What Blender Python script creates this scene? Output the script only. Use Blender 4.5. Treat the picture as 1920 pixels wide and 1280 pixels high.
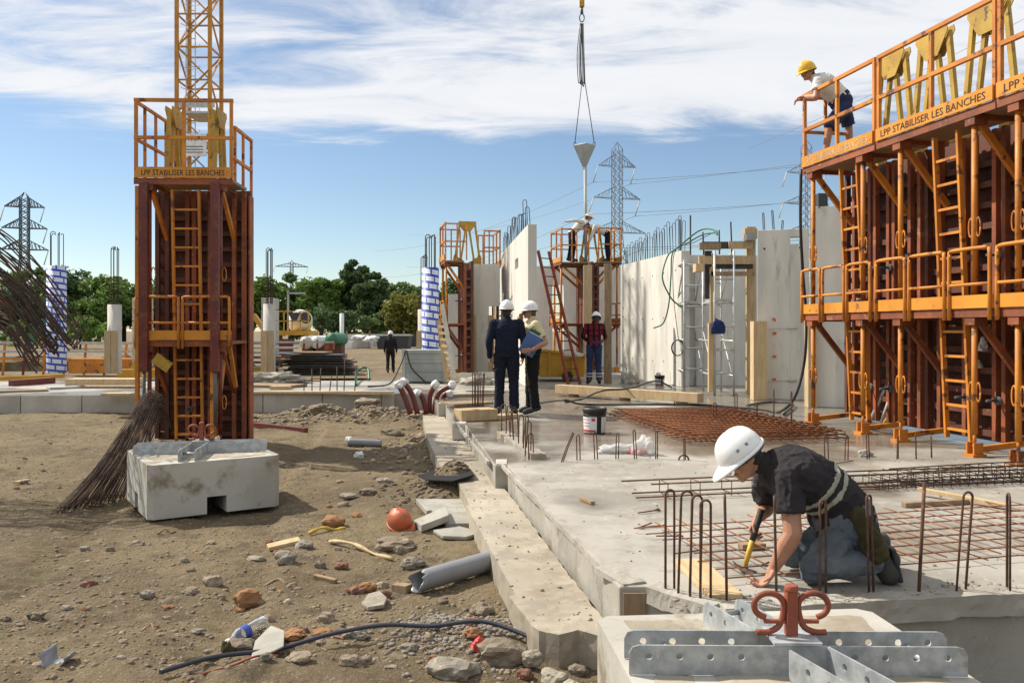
import bpy, bmesh, math, random
import numpy as np
from mathutils import Vector as V, Matrix, Euler
R = math.radians
scene = bpy.context.scene
for o in list(bpy.data.objects): bpy.data.objects.remove(o)
C = scene.collection
random.seed(7); rng = np.random.default_rng(11)

# ------------------------------------------------------------------ camera
F, CZ, CX, HY = 1580.0, 1.33, 960.0, 618.0     # focal length and horizon of the photograph, metres above the slab
cam = bpy.data.cameras.new('camera'); cam_o = bpy.data.objects.new('camera', cam); C.objects.link(cam_o)
cam.sensor_width = 36; cam.lens = 36*F/1920; cam.shift_y = -22/1920; cam.clip_end = 3000; cam.clip_start = .05
cam_o.location = (0, 0, CZ); cam_o.rotation_euler = (R(90), 0, 0); scene.camera = cam_o
# ------------------------------------------------------------------ sky
SUN = V((-.50, .24, .56)).normalized()
world = bpy.data.worlds.new('World'); scene.world = world; world.use_nodes = True
nt = world.node_tree; N = nt.nodes; L = nt.links; N.clear()
def nd(t, **k):
    n = N.new(t)
    for a, b in k.items(): setattr(n, a, b)
    return n
def mth(op, a, b=None, c=None, tree=None):
    n = (tree or nt).nodes.new('ShaderNodeMath'); n.operation = op
    for i, x in enumerate((a, b, c)):
        if x is None: continue
        if isinstance(x, (int, float)): n.inputs[i].default_value = x
        else: (tree or nt).links.new(x, n.inputs[i])
    return n.outputs[0]
sky = nd('ShaderNodeTexSky', sky_type='NISHITA', sun_disc=False)
sky.sun_elevation = math.asin(SUN.z); sky.sun_rotation = math.atan2(SUN.x, SUN.y); sky.air_density = 1.0; sky.dust_density = .2; sky.ozone_density = 2.2
tc = nd('ShaderNodeTexCoord'); sp = nd('ShaderNodeSeparateXYZ'); L.new(tc.outputs['Generated'], sp.inputs[0])
zz = mth('MAXIMUM', sp.outputs[2], .02)
zd = mth('ADD', zz, .06)
cx = mth('DIVIDE', sp.outputs[0], zd); cy = mth('DIVIDE', sp.outputs[1], zd)
cb = nd('ShaderNodeCombineXYZ'); L.new(cx, cb.inputs[0]); L.new(cy, cb.inputs[1])
mp = nd('ShaderNodeMapping'); L.new(cb.outputs[0], mp.inputs[0]); mp.inputs['Rotation'].default_value = (0, 0, R(12)); mp.inputs['Scale'].default_value = (.55, 1.0, 1)
mp.inputs['Location'].default_value = (3.3, 1.2, 0)
n1 = nd('ShaderNodeTexNoise'); n1.inputs['Scale'].default_value = 1.1; n1.inputs['Detail'].default_value = 9; n1.inputs['Roughness'].default_value = .58; n1.inputs['Distortion'].default_value = .5
L.new(mp.outputs[0], n1.inputs[0])
mp2 = nd('ShaderNodeMapping'); L.new(cb.outputs[0], mp2.inputs[0]); mp2.inputs['Rotation'].default_value = (0, 0, R(-20)); mp2.inputs['Scale'].default_value = (.8, 1.7, 1)
n2 = nd('ShaderNodeTexNoise'); n2.inputs['Scale'].default_value = 1.7; n2.inputs['Detail'].default_value = 7; n2.inputs['Roughness'].default_value = .62; n2.inputs['Distortion'].default_value = .9
L.new(mp2.outputs[0], n2.inputs[0])
el = nd('ShaderNodeMapRange'); L.new(sp.outputs[2], el.inputs[0]); el.inputs[1].default_value = .14; el.inputs[2].default_value = .25; el.inputs[3].default_value = -.40; el.inputs[4].default_value = .20
cv = mth('ADD', mth('ADD', mth('MULTIPLY', n1.outputs[0], .66), mth('MULTIPLY', n2.outputs[0], .60)), el.outputs[0])
cm = nd('ShaderNodeMapRange', interpolation_type='SMOOTHSTEP'); L.new(cv, cm.inputs[0]); cm.inputs[1].default_value = .61; cm.inputs[2].default_value = .86; cm.inputs[3].default_value = 0; cm.inputs[4].default_value = .97
sk = nd('ShaderNodeVectorMath', operation='SCALE'); L.new(sky.outputs[0], sk.inputs[0]); sk.inputs['Scale'].default_value = 1.4
ccol = nd('ShaderNodeMix', data_type='RGBA'); L.new(n2.outputs[0], ccol.inputs[0]); ccol.inputs[6].default_value = (8.8, 9.2, 10.0, 1); ccol.inputs[7].default_value = (12, 12, 12, 1)
mx = nd('ShaderNodeMix', data_type='RGBA'); L.new(cm.outputs[0], mx.inputs[0]); L.new(sk.outputs[0], mx.inputs[6]); L.new(ccol.outputs[2], mx.inputs[7])
bg = nd('ShaderNodeBackground'); L.new(mx.outputs[2], bg.inputs[0]); bg.inputs[1].default_value = .065
wo = nd('ShaderNodeOutputWorld'); L.new(bg.outputs[0], wo.inputs[0])
# ------------------------------------------------------------------ sun
sl = bpy.data.lights.new('sun', 'SUN'); sl.energy = 5.0; sl.angle = R(.53); sl.color = (1, .93, .82)
so = bpy.data.objects.new('sun', sl); C.objects.link(so); so.rotation_euler = (-SUN).to_track_quat('-Z', 'Y').to_euler(); so.location = (-20, 10, 30)
scene.view_settings.view_transform = 'Standard'; scene.view_settings.look = 'None'; scene.view_settings.exposure = 0.4; scene.view_settings.gamma = 1
scene.render.engine = 'CYCLES'

# ------------------------------------------------------------------ helpers
def P(px, py, Y): return V(((px-CX)/F*Y, Y, CZ-(py-HY)/F*Y))
def G(px, py, z=0.0):
    Y = F*(CZ-z)/(py-HY); return V(((px-CX)/F*Y, Y, z))
def hsh(i, j, k, s): 
    x = np.sin(i*127.1+j*311.7+k*74.7+s*53.3)*43758.5453; return x-np.floor(x)
def vn(p, s=0):
    p = np.asarray(p, float); i = np.floor(p); f = p-i; f = f*f*(3-2*f); i, j, k = i[:,0], i[:,1], i[:,2]; x, y, z = f[:,0], f[:,1], f[:,2]
    def l(a, b, t): return a+(b-a)*t
    return l(l(l(hsh(i,j,k,s),hsh(i+1,j,k,s),x), l(hsh(i,j+1,k,s),hsh(i+1,j+1,k,s),x), y), l(l(hsh(i,j,k+1,s),hsh(i+1,j,k+1,s),x), l(hsh(i,j+1,k+1,s),hsh(i+1,j+1,k+1,s),x), y), z)*2-1
def fbm(p, o=4, s=0, g=.5):
    p = np.asarray(p, float); a = 1; t = 0
    for q in range(o): t = t+a*vn(p*2**q, s+q); a *= g
    return t
INV = {}
def frame(d, up=V((0,0,1))):
    d = V(d).normalized(); up = V(up)
    if abs(d.dot(up.normalized())) > .98: up = V((0,1,0)) if abs(d.y) < .9 else V((1,0,0))
    s = d.cross(up).normalized(); return d, s, s.cross(d).normalized()
class MB:
    def __init__(s): s.v = []; s.f = []; s.sm = []
    def add(s, vs, fs, smooth=False):
        n = len(s.v); s.v += [tuple(x) for x in vs]; s.f += [tuple(i+n for i in q) for q in fs]; s.sm += [smooth]*len(fs); return s
    def box(s, c, d, rot=None):
        c = V(c); h = [x/2 for x in d]
        vs = [V((a*h[0], b*h[1], e*h[2])) for e in (-1,1) for b in (-1,1) for a in (-1,1)]
        if rot is not None:
            m = rot if isinstance(rot, Matrix) else Euler(rot).to_matrix(); vs = [m@x for x in vs]
        return s.add([x+c for x in vs], [(0,2,3,1),(4,5,7,6),(0,1,5,4),(2,6,7,3),(0,4,6,2),(1,3,7,5)])
    def mm(s, a, b): return s.box([(x+y)/2 for x, y in zip(a, b)], [abs(y-x) for x, y in zip(a, b)])
    def bar(s, a, b, w, h=None, up=(0,0,1)):
        a = V(a); b = V(b); h = h or w; d, x, y = frame(b-a, up)
        vs = [p+x*(i*w/2)+y*(j*h/2) for p in (a, b) for j in (-1,1) for i in (-1,1)]
        return s.add(vs, [(0,1,3,2),(4,6,7,5),(0,4,5,1),(2,3,7,6),(0,2,6,4),(1,5,7,3)])
    def tube(s, pts, r, n=8, cap=True):
        pts = [V(p) for p in pts]; k = len(pts); rs = r if isinstance(r, (list, tuple)) else [r]*k
        vs = []; d, x, y = frame(pts[1]-pts[0])
        for i, p in enumerate(pts):
            t = (pts[min(i+1,k-1)]-pts[max(i-1,0)])
            if t.length < 1e-9: t = d
            t = t.normalized(); x = (x-t*x.dot(t))
            if x.length < 1e-6: _, x, y = frame(t)
            x.normalize(); y = t.cross(x)
            vs += [p+(x*math.cos(2*math.pi*j/n)+y*math.sin(2*math.pi*j/n))*rs[i] for j in range(n)]
        fs = [(i*n+j, i*n+(j+1)%n, (i+1)*n+(j+1)%n, (i+1)*n+j) for i in range(k-1) for j in range(n)]
        s.add(vs, fs, True)
        if cap:
            m = len(s.v)-len(vs); s.f += [tuple(m+j for j in reversed(range(n))), tuple(m+(k-1)*n+j for j in range(n))]; s.sm += [False, False]
        return s
    def cyl(s, a, b, r, r2=None, n=16): return s.tube([a, b], [r, r if r2 is None else r2], n)
    def lathe(s, prof, n=24, o=(0,0,0), ax=(0,0,1), close=True, smooth=True):
        o = V(o); d, x, y = frame(ax); vs = []
        for r, z in prof: vs += [o+d*z+(x*math.cos(2*math.pi*j/n)+y*math.sin(2*math.pi*j/n))*max(r,1e-4) for j in range(n)]
        fs = [(i*n+j, i*n+(j+1)%n, (i+1)*n+(j+1)%n, (i+1)*n+j) for i in range(len(prof)-1) for j in range(n)]
        return s.add(vs, fs, smooth)
    def prism(s, poly, z0, z1, fn=None):
        n = len(poly); fn = fn or (lambda a, b, z: V((a, b, z)))
        vs = [fn(a, b, z0) for a, b in poly]+[fn(a, b, z1) for a, b in poly]
        return s.add(vs, [tuple(reversed(range(n))), tuple(range(n, 2*n))]+[(i, (i+1)%n, n+(i+1)%n, n+i) for i in range(n)])
    def ell(s, c, r, rot=None, n=14, m=10):
        c = V(c); rr = r if isinstance(r, (tuple, list)) else (r, r, r); vs = []
        for i in range(m+1):
            t = math.pi*i/m
            for j in range(n):
                q = 2*math.pi*j/n; p = V((rr[0]*math.sin(t)*math.cos(q), rr[1]*math.sin(t)*math.sin(q), rr[2]*math.cos(t)))
                vs.append(c+(rot@p if rot else p))
        return s.add(vs, [(i*n+j, (i+1)*n+j, (i+1)*n+(j+1)%n, i*n+(j+1)%n) for i in range(m) for j in range(n)], True)
    def limb(s, a, b, ra, rb, n=12):
        a = V(a); b = V(b); d = (b-a); l = d.length; d = d/l if l else V((0,0,1)); pts = []; rs = []
        for t in (.999,.8,.5,.2): pts.append(a-d*ra*t); rs.append(ra*math.sqrt(max(1-t*t,1e-4)))
        pts.append(a); rs.append(ra); pts.append(b); rs.append(rb)
        for t in (.2,.5,.8,.999): pts.append(b+d*rb*t); rs.append(rb*math.sqrt(max(1-t*t,1e-4)))
        return s.tube(pts, rs, n)
    def loft(s, secs, n=20):
        vs = []
        for c, x, y, a, b in secs: vs += [V(c)+V(x)*(a*math.copysign(abs(math.cos(q))**.85, math.cos(q)))+V(y)*(b*math.sin(q)) for q in [2*math.pi*j/n for j in range(n)]]
        k = len(secs); fs = [(i*n+j, i*n+(j+1)%n, (i+1)*n+(j+1)%n, (i+1)*n+j) for i in range(k-1) for j in range(n)]
        return s.add(vs, fs+[tuple(reversed(range(n))), tuple((k-1)*n+j for j in range(n))], True)
    def mesh(s, name):
        me = bpy.data.meshes.new(name); me.from_pydata(s.v, [], s.f); me.polygons.foreach_set('use_smooth', s.sm); me.update(); return me
def link(name, me, m, parent=None, bevel=0):
    o = bpy.data.objects.new(name, me); C.objects.link(o)
    if m is not None and not me.materials: me.materials.append(m)
    if parent is not None:
        o.parent = parent
        if parent.name in INV: o.matrix_parent_inverse = INV[parent.name]
    if bevel:
        b = o.modifiers.new('bevel', 'BEVEL'); b.width = bevel; b.segments = 2; b.limit_method = 'ANGLE'; b.angle_limit = R(50)
    return o
def ob(name, mb, m, parent=None, bevel=0):
    me = mb.mesh(name) if isinstance(mb, MB) else mb
    return link(name, me, m, parent, bevel)
def tag(o, label=None, cat=None, group=None, kind=None):
    if label: o['label'] = label
    if cat: o['category'] = cat
    if group: o['group'] = group
    if kind: o['kind'] = kind
    return o
def T(name, label, cat, loc=(0,0,0), rz=0, group=None, local=False):
    o = bpy.data.objects.new(name, None); C.objects.link(o); o.location = loc; o.rotation_euler = (0,0,rz); o.empty_display_size = .1
    if not local: INV[o.name] = (Matrix.Translation(V(loc))@Matrix.Rotation(rz, 4, 'Z')).inverted()
    return tag(o, label, cat, group)
ORD = 'first second third fourth fifth sixth seventh eighth ninth tenth eleventh twelfth thirteenth fourteenth fifteenth sixteenth seventeenth eighteenth nineteenth twentieth'.split()
def ordw(i): return ORD[i] if i < 20 else ['twenty-','thirty-','forty-'][(i+1)//10-2]+ORD[(i+1)%10-1] if (i+1)%10 else ['','thirtieth','fortieth'][(i+1)//10-2]
def catm(pts, k=8):
    pts = [V(p) for p in pts]; q = [pts[0]*2-pts[1]]+pts+[pts[-1]*2-pts[-2]]; out = []
    for i in range(1, len(q)-2):
        for j in range(k):
            t = j/k; a, b, c, d = q[i-1], q[i], q[i+1], q[i+2]
            out.append(.5*((2*b)+(c-a)*t+(2*a-5*b+4*c-d)*t*t+(3*b-a-3*c+d)*t**3))
    return out+[pts[-1]]
def remesh(mb, vox, it=4, amp=0, fr=14, stretch=(1,1,1), name='m'):
    me = mb.mesh(name); o = bpy.data.objects.new('tmp', me); C.objects.link(o)
    a = o.modifiers.new('r', 'REMESH'); a.mode = 'VOXEL'; a.voxel_size = vox
    if it: b = o.modifiers.new('s', 'SMOOTH'); b.factor = .5; b.iterations = it
    dg = bpy.context.evaluated_depsgraph_get(); out = bpy.data.meshes.new_from_object(o.evaluated_get(dg)); bpy.data.objects.remove(o); bpy.data.meshes.remove(me)
    n = len(out.vertices)
    if amp:
        co = np.empty(n*3); out.vertices.foreach_get('co', co); co = co.reshape(-1,3); no = np.empty(n*3); out.vertices.foreach_get('normal', no); no = no.reshape(-1,3)
        q = co*fr*np.array(stretch); w = q+fbm(q*.6, 2, 9)[:,None]*.8
        h = .55-np.sqrt(np.abs(vn(w, 3)))*1.25+.35-.6*np.abs(vn(w*2.1, 5))+.3*vn(w*.5, 8)
        co += no*(h*amp)[:,None]; out.vertices.foreach_set('co', co.ravel())
    out.polygons.foreach_set('use_smooth', np.ones(len(out.polygons), bool)); out.update(); out.name = name; return out

# ------------------------------------------------------------------ materials
def M(name, c1, c2=None, sc=4, rough=.75, metal=0, bump=.25, bsc=60, c3=None, th=(.58,.66), sc3=9, st=(1,1,1), var=.12, ramp=(.35,.65), spec=.5, c4=None, th4=(.66,.71), sc4=16, dist=.02):
    m = bpy.data.materials.new(name); m.use_nodes = True; t = m.node_tree; b = t.nodes['Principled BSDF']; n = t.nodes.new; l = t.links.new
    tcx = n('ShaderNodeTexCoord'); mpx = n('ShaderNodeMapping'); l(tcx.outputs['Object'], mpx.inputs[0]); mpx.inputs['Scale'].default_value = st
    oi = n('ShaderNodeObjectInfo')
    off = n('ShaderNodeVectorMath'); off.operation = 'ADD'; l(mpx.outputs[0], off.inputs[0])
    sc_ = n('ShaderNodeVectorMath'); sc_.operation = 'SCALE'; l(oi.outputs['Location'], sc_.inputs[0]); sc_.inputs['Scale'].default_value = 1.7; l(sc_.outputs[0], off.inputs[1])
    def noise(s, d=5, r=.6):
        q = n('ShaderNodeTexNoise'); q.inputs['Scale'].default_value = s; q.inputs['Detail'].default_value = d; q.inputs['Roughness'].default_value = r; l(off.outputs[0], q.inputs[0]); return q.outputs[0]
    def rmp(x, a, c):
        q = n('ShaderNodeMapRange'); q.interpolation_type = 'SMOOTHSTEP'; l(x, q.inputs[0]); q.inputs[1].default_value = a; q.inputs[2].default_value = c; return q.outputs[0]
    def mix(f, a, c):
        q = n('ShaderNodeMix'); q.data_type = 'RGBA'
        if f is not None: l(f, q.inputs[0])
        for i, x in ((6, a), (7, c)):
            if isinstance(x, tuple): q.inputs[i].default_value = (*x, 1) if len(x) == 3 else x
            else: l(x, q.inputs[i])
        return q.outputs[2]
    c2 = c2 or tuple(x*.8 for x in c1)
    nn = noise(sc); col = mix(rmp(nn, *ramp), c1, c2)
    if c3: col = mix(rmp(noise(sc3, 6, .65), *th), col, c3)
    if c4: col = mix(rmp(noise(sc4, 7, .72), *th4), col, c4)
    if var:
        hv = n('ShaderNodeHueSaturation'); l(col, hv.inputs['Color'])
        l(mth('ADD', mth('MULTIPLY', oi.outputs['Random'], var*2, tree=t), 1-var, tree=t), hv.inputs['Value']); col = hv.outputs[0]
    l(col, b.inputs['Base Color']); b.inputs['Metallic'].default_value = metal; b.inputs['Specular IOR Level'].default_value = spec
    l(mth('ADD', mth('MULTIPLY', noise(bsc*.3, 3), .3, tree=t), rough-.15, tree=t), b.inputs['Roughness'])
    if bump:
        bp = n('ShaderNodeBump'); bp.inputs['Strength'].default_value = bump; bp.inputs['Distance'].default_value = dist; l(noise(bsc, 5, .65), bp.inputs['Height']); l(bp.outputs[0], b.inputs['Normal'])
    return m
m = {}
m['conc'] = M('concrete', (.50,.47,.41), (.36,.335,.29), sc=1.3, c3=(.24,.22,.19), th=(.62,.78), sc3=2.2, bump=.15, bsc=45, st=(1,1,.55), var=.05)
m['wall'] = M('fair_faced_concrete', (.66,.63,.56), (.52,.50,.45), sc=1.0, c3=(.42,.40,.36), th=(.55,.72), sc3=3, bump=.08, bsc=50, st=(1.6,1.6,.35), var=.04)
m['block'] = M('ballast_concrete', (.44,.42,.37), (.34,.32,.275), sc=1.6, c3=(.20,.16,.105), th=(.52,.70), sc3=3.3, bump=.12, bsc=70, var=.03)
m['blockw'] = M('weathered_slab_stone', (.33,.315,.27), (.25,.235,.20), sc=5, c3=(.2,.18,.14), bump=.35, bsc=60)
m['orange'] = M('orange_paint', (.60,.225,.02), (.44,.145,.016), sc=2.2, c3=(.13,.05,.022), th=(.56,.63), sc3=4.5, c4=(.40,.33,.24), th4=(.645,.70), rough=.6, bump=.12, bsc=40, var=.08)
m['toe'] = M('yellow_orange_paint', (.62,.26,.022), (.52,.20,.018), sc=2, c3=(.20,.085,.03), th=(.60,.68), sc3=8, c4=(.42,.34,.24), th4=(.66,.72), rough=.5, bump=.1, bsc=40, var=.05)
m['yellow'] = M('worn_yellow_paint', (.44,.28,.03), (.34,.20,.025), sc=4, c3=(.10,.06,.025), th=(.58,.66), sc3=9, rough=.6, bump=.15, bsc=50)
m['byellow'] = M('bright_yellow_paint', (.60,.33,.02), (.5,.26,.02), sc=2, c3=(.2,.1,.03), th=(.62,.7), rough=.5)
m['brown'] = M('red_oxide_steel', (.29,.078,.024), (.15,.042,.017), sc=3, c3=(.34,.125,.04), th=(.56,.68), c4=(.36,.31,.25), th4=(.64,.70), sc3=6, rough=.65, bump=.15, bsc=50)
m['dbrown'] = M('shaded_oxide_steel', (.12,.036,.016), (.065,.021,.012), sc=2.5, c3=(.19,.066,.025), th=(.58,.70), c4=(.25,.21,.17), th4=(.65,.71), sc3=5, rough=.7, bump=.15)  # red-brown oxide, deepened so the colour carries shade inside the forms
m['red'] = M('dark_red_paint', (.155,.022,.014), (.10,.018,.013), sc=4, c3=(.15,.055,.025), th=(.52,.64), c4=(.33,.28,.22), th4=(.66,.71), rough=.5)
m['rust'] = M('rusty_rebar', (.115,.052,.028), (.07,.036,.024), sc=14, c3=(.20,.085,.035), th=(.55,.65), sc3=20, rough=.85, bump=.4, bsc=150, dist=.004)
m['rusto'] = M('orange_rust_rebar', (.27,.10,.033), (.16,.058,.024), sc=6, rough=.85, bump=.4, bsc=150, dist=.004)
m['drust'] = M('dark_rebar', (.055,.032,.022), (.035,.024,.018), sc=10, c3=(.12,.05,.025), th=(.6,.7), rough=.8, bump=.3, bsc=150, dist=.004)
m['crane'] = M('crane_paint', (.50,.235,.02), (.40,.17,.018), sc=2, c3=(.16,.08,.03), th=(.60,.68), rough=.55)
m['galv'] = M('galvanised_steel', (.46,.48,.49), (.30,.325,.34), sc=14, c3=(.30,.27,.21), th=(.54,.70), sc3=6, c4=(.55,.52,.46), th4=(.62,.68), sc4=22, rough=.5, metal=.35, bump=.08, bsc=90)
m['alu'] = M('scaffold_tube', (.50,.50,.49), (.38,.38,.37), sc=8, rough=.5, metal=.4, bump=.05)
m['scroll'] = M('red_lead_screw', (.28,.065,.03), (.19,.045,.022), sc=9, c3=(.12,.04,.025), rough=.6, bump=.2)
m['wood'] = M('new_timber', (.52,.385,.22), (.42,.295,.155), sc=3, c3=(.36,.21,.09), th=(.6,.72), sc3=4, st=(6,1,1), rough=.75, bump=.15)
m['woodz'] = M('upright_timber', (.50,.375,.22), (.40,.285,.15), sc=3, c3=(.38,.23,.10), th=(.6,.72), sc3=4, st=(6,6,.8), rough=.75, bump=.15)
m['wood2'] = M('weathered_timber', (.30,.21,.12), (.22,.15,.09), sc=4, st=(5,1,1), rough=.85, bump=.25)
m['black'] = M('black_rubber', (.018,.018,.02), (.028,.027,.026), sc=8, rough=.55, bump=.05)
m['bluehose'] = M('dark_blue_pipe', (.02,.024,.04), (.03,.032,.045), sc=5, c3=(.25,.22,.18), th=(.66,.72), sc3=9, rough=.45, bump=.05)
m['pvc'] = M('grey_pvc', (.22,.225,.235), (.19,.195,.205), sc=4, c3=(.28,.25,.2), th=(.6,.75), rough=.4, bump=.03)
m['maroon'] = M('maroon_pipe', (.16,.035,.03), (.12,.03,.026), sc=6, rough=.45, bump=.03)
m['white'] = M('white_plastic_sheet', (.75,.75,.73), (.6,.6,.58), sc=9, rough=.45, bump=.5, bsc=25)
m['hat'] = M('white_helmet_shell', (.80,.80,.78), (.72,.71,.68), sc=3, c3=(.50,.47,.41), th=(.62,.76), sc3=12, rough=.36, bump=0, var=0)
m['hatd'] = M('helmet_slot', (.05,.05,.05), rough=.6, bump=0)
m['yhat'] = M('yellow_helmet_shell', (.75,.45,.02), (.7,.4,.02), sc=3, rough=.35, bump=0)
m['ohat'] = M('orange_helmet_shell', (.52,.10,.025), (.42,.08,.025), sc=8, c3=(.2,.11,.06), th=(.5,.66), sc3=10, rough=.45, bump=.05)
m['skin'] = M('skin', (.42,.215,.135), (.36,.17,.105), sc=12, rough=.55, bump=.08, bsc=200, var=.03, dist=.004)
m['dskin'] = M('dark_skin', (.045,.026,.02), (.035,.02,.015), sc=12, rough=.5, bump=.05, var=0)
m['hair'] = M('dark_hair', (.02,.014,.01), (.03,.02,.014), sc=40, rough=.6, bump=.5, bsc=200)
m['ghair'] = M('greying_hair', (.12,.10,.08), (.06,.05,.04), sc=40, rough=.6, bump=.5, bsc=200)
def cloth(n, c, c2=None): return M(n, c, c2 or tuple(x*.75 for x in c), sc=5, rough=.9, bump=.3, bsc=220, spec=.2, var=0, dist=.003)
m['tee'] = cloth('charcoal_cotton', (.032,.027,.030)); m['navy'] = cloth('navy_wool', (.012,.016,.034)); m['navyt'] = cloth('navy_trousers', (.011,.014,.028))
m['blackt'] = cloth('black_trousers', (.012,.012,.013)); m['yshirt'] = cloth('pale_yellow_shirt', (.64,.58,.36), (.56,.50,.29)); m['wshirt'] = cloth('white_cotton', (.66,.66,.64), (.58,.58,.56))
m['jean'] = cloth('faded_denim', (.15,.165,.175), (.085,.10,.12)); m['bluet'] = cloth('blue_work_trousers', (.03,.045,.12)); m['pouch'] = cloth('olive_canvas', (.06,.05,.022))
m['dkcl'] = cloth('dark_workwear', (.02,.02,.02)); m['band'] = cloth('reflective_band', (.36,.35,.28)); m['boot'] = M('worn_leather', (.03,.026,.024), (.05,.045,.04), sc=14, rough=.75, bump=.3); m['ltboot'] = M('tan_leather', (.22,.16,.1), rough=.8)
m['jacket'] = cloth('blue_jacket_cloth', (.02,.035,.11))
m['steel'] = M('hammer_steel', (.38,.38,.37), (.28,.28,.27), sc=20, rough=.35, metal=.8, bump=.05)
m['grip'] = M('black_grip', (.025,.025,.022), rough=.6); m['hyel'] = M('yellow_handle', (.55,.36,.03), (.45,.28,.03), sc=10, rough=.5)
m['skip'] = M('grey_steel_plate', (.36,.38,.37), (.28,.30,.29), sc=2, c3=(.2,.16,.12), th=(.64,.74), rough=.6, st=(1,1,.4))
m['tarp'] = M('dark_sheet', (.05,.05,.055), (.03,.03,.032), sc=5, rough=.6)
m['green'] = M('green_hose', (.02,.12,.06), rough=.45, bump=0); m['dgreen'] = M('green_paint', (.03,.16,.08), rough=.5)
m['letter'] = M('stencil_black', (.03,.025,.02), rough=.8, bump=0); m['letterw'] = M('stencil_pale', (.55,.42,.25), rough=.8, bump=0)
m['orpatch'] = M('orange_patch', (.60,.13,.03), rough=.7, bump=0); m['rope'] = M('steel_rope', (.12,.12,.12), rough=.6, metal=.3, bump=0)
m['pylon'] = M('pylon_steel', (.16,.185,.215), (.13,.15,.18), sc=1, rough=.6, bump=0, var=0); m['wire'] = M('power_wire', (.22,.25,.29), rough=.6, bump=0)
m['dpylon'] = M('dark_pylon_steel', (.095,.115,.135), rough=.6, bump=0, var=0)
m['folderb'] = M('blue_folder', (.06,.13,.33), rough=.4, bump=0); m['folderg'] = M('green_folder', (.012,.10,.05), rough=.4, bump=0)
m['paper'] = M('white_print', (.72,.72,.72), rough=.6, bump=0); m['rprint'] = M('red_print', (.55,.06,.05), rough=.6, bump=0); m['bprint'] = M('blue_print', (.03,.08,.35), rough=.5, bump=0)
m['beige'] = M('beige_plastic', (.55,.52,.45), rough=.5); m['rocks'] = M('stone', (.235,.185,.13), (.165,.13,.092), sc=6, c3=(.34,.29,.22), th=(.56,.7), sc3=9, rough=.9, bump=.6, bsc=40, var=.3)
m['rockg'] = M('grey_stone', (.27,.235,.185), (.19,.165,.13), sc=6, c3=(.38,.345,.29), th=(.56,.7), rough=.9, bump=.6, bsc=40, var=.25); m['rocko'] = M('orange_stone', (.30,.15,.06), (.22,.11,.05), sc=7, rough=.9, bump=.6, bsc=40, var=.2)
m['brick'] = M('brick_shard', (.22,.095,.06), (.16,.08,.055), sc=9, rough=.9, bump=.5, var=.2); m['redbag'] = M('red_wrapper', (.60,.03,.03), (.5,.02,.03), sc=20, rough=.3, bump=.4, bsc=60)
m['cream'] = M('cream_enamel', (.62,.60,.52), (.5,.47,.4), sc=5, c3=(.3,.24,.17), th=(.6,.72), rough=.5); m['dirtyw'] = M('dirty_fabric', (.40,.38,.32), (.25,.22,.17), sc=9, rough=.9, bump=.5, bsc=40)
def glassy(name, col, rough=.1, trans=1.0, ior=1.3, alpha=1):
    x = bpy.data.materials.new(name); x.use_nodes = True; b = x.node_tree.nodes['Principled BSDF']; b.inputs['Base Color'].default_value = (*col, 1); b.inputs['Roughness'].default_value = rough
    b.inputs['Transmission Weight'].default_value = trans; b.inputs['IOR'].default_value = ior; b.inputs['Alpha'].default_value = alpha; return x
m['pet'] = glassy('clear_plastic', (.9,.94,.96), .12, .9, 1.15); m['film'] = glassy('clear_sheet', (.9,.9,.88), .35, .55, 1.2, .75)
# ================================================================== the setting
def gz(x, y):
    x = np.atleast_1d(np.asarray(x, float)); y = np.atleast_1d(np.asarray(y, float)); p = np.stack([x, y, x*0], 1)
    h = -.405+.045*fbm(p*.55, 3, 1)+.018*fbm(p*2.3, 3, 5)+.010*np.maximum(fbm(p*7, 3, 9), -.2)+.004*fbm(p*26, 2, 13)
    def hump(a, b, s, t, k): return k*np.exp(-((x-a)/s)**2-((y-b)/t)**2)
    rough = 1+.6*vn(p*5, 21)
    h += hump(-3.3, 16.1, 1.6, .7, .20)*rough+hump(-2.2, 15.3, .8, .6, .10)*rough+hump(-.62, 9.1, .30, .55, .22)*rough+hump(-1.1, 12.5, .5, 1.6, .10)*rough
    h += hump(-.35, 4.75, .5, .35, .07)*rough+hump(-1.2, 4.2, 1.2, .25, .05)*rough+hump(-3.9, 8.6, 1.0, .6, -.03)
    for rx in (-3.55,-1.95): h += -.035*np.exp(-((x-rx+.18*(y-6)+.1*np.sin(y*.8))/.16)**2)*(1+.35*np.sin(y*38+2*vn(p*3,51)))+.02*np.exp(-((x-rx+.18*(y-6)+.1*np.sin(y*.8)-.22)/.10)**2)
    return h
def gzp(x, y): return float(gz(x, y)[0])
def GP(px, py, dz=0):
    q = G(px, py, -.40); q.z = gzp(q.x, q.y)+dz; return q
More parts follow.
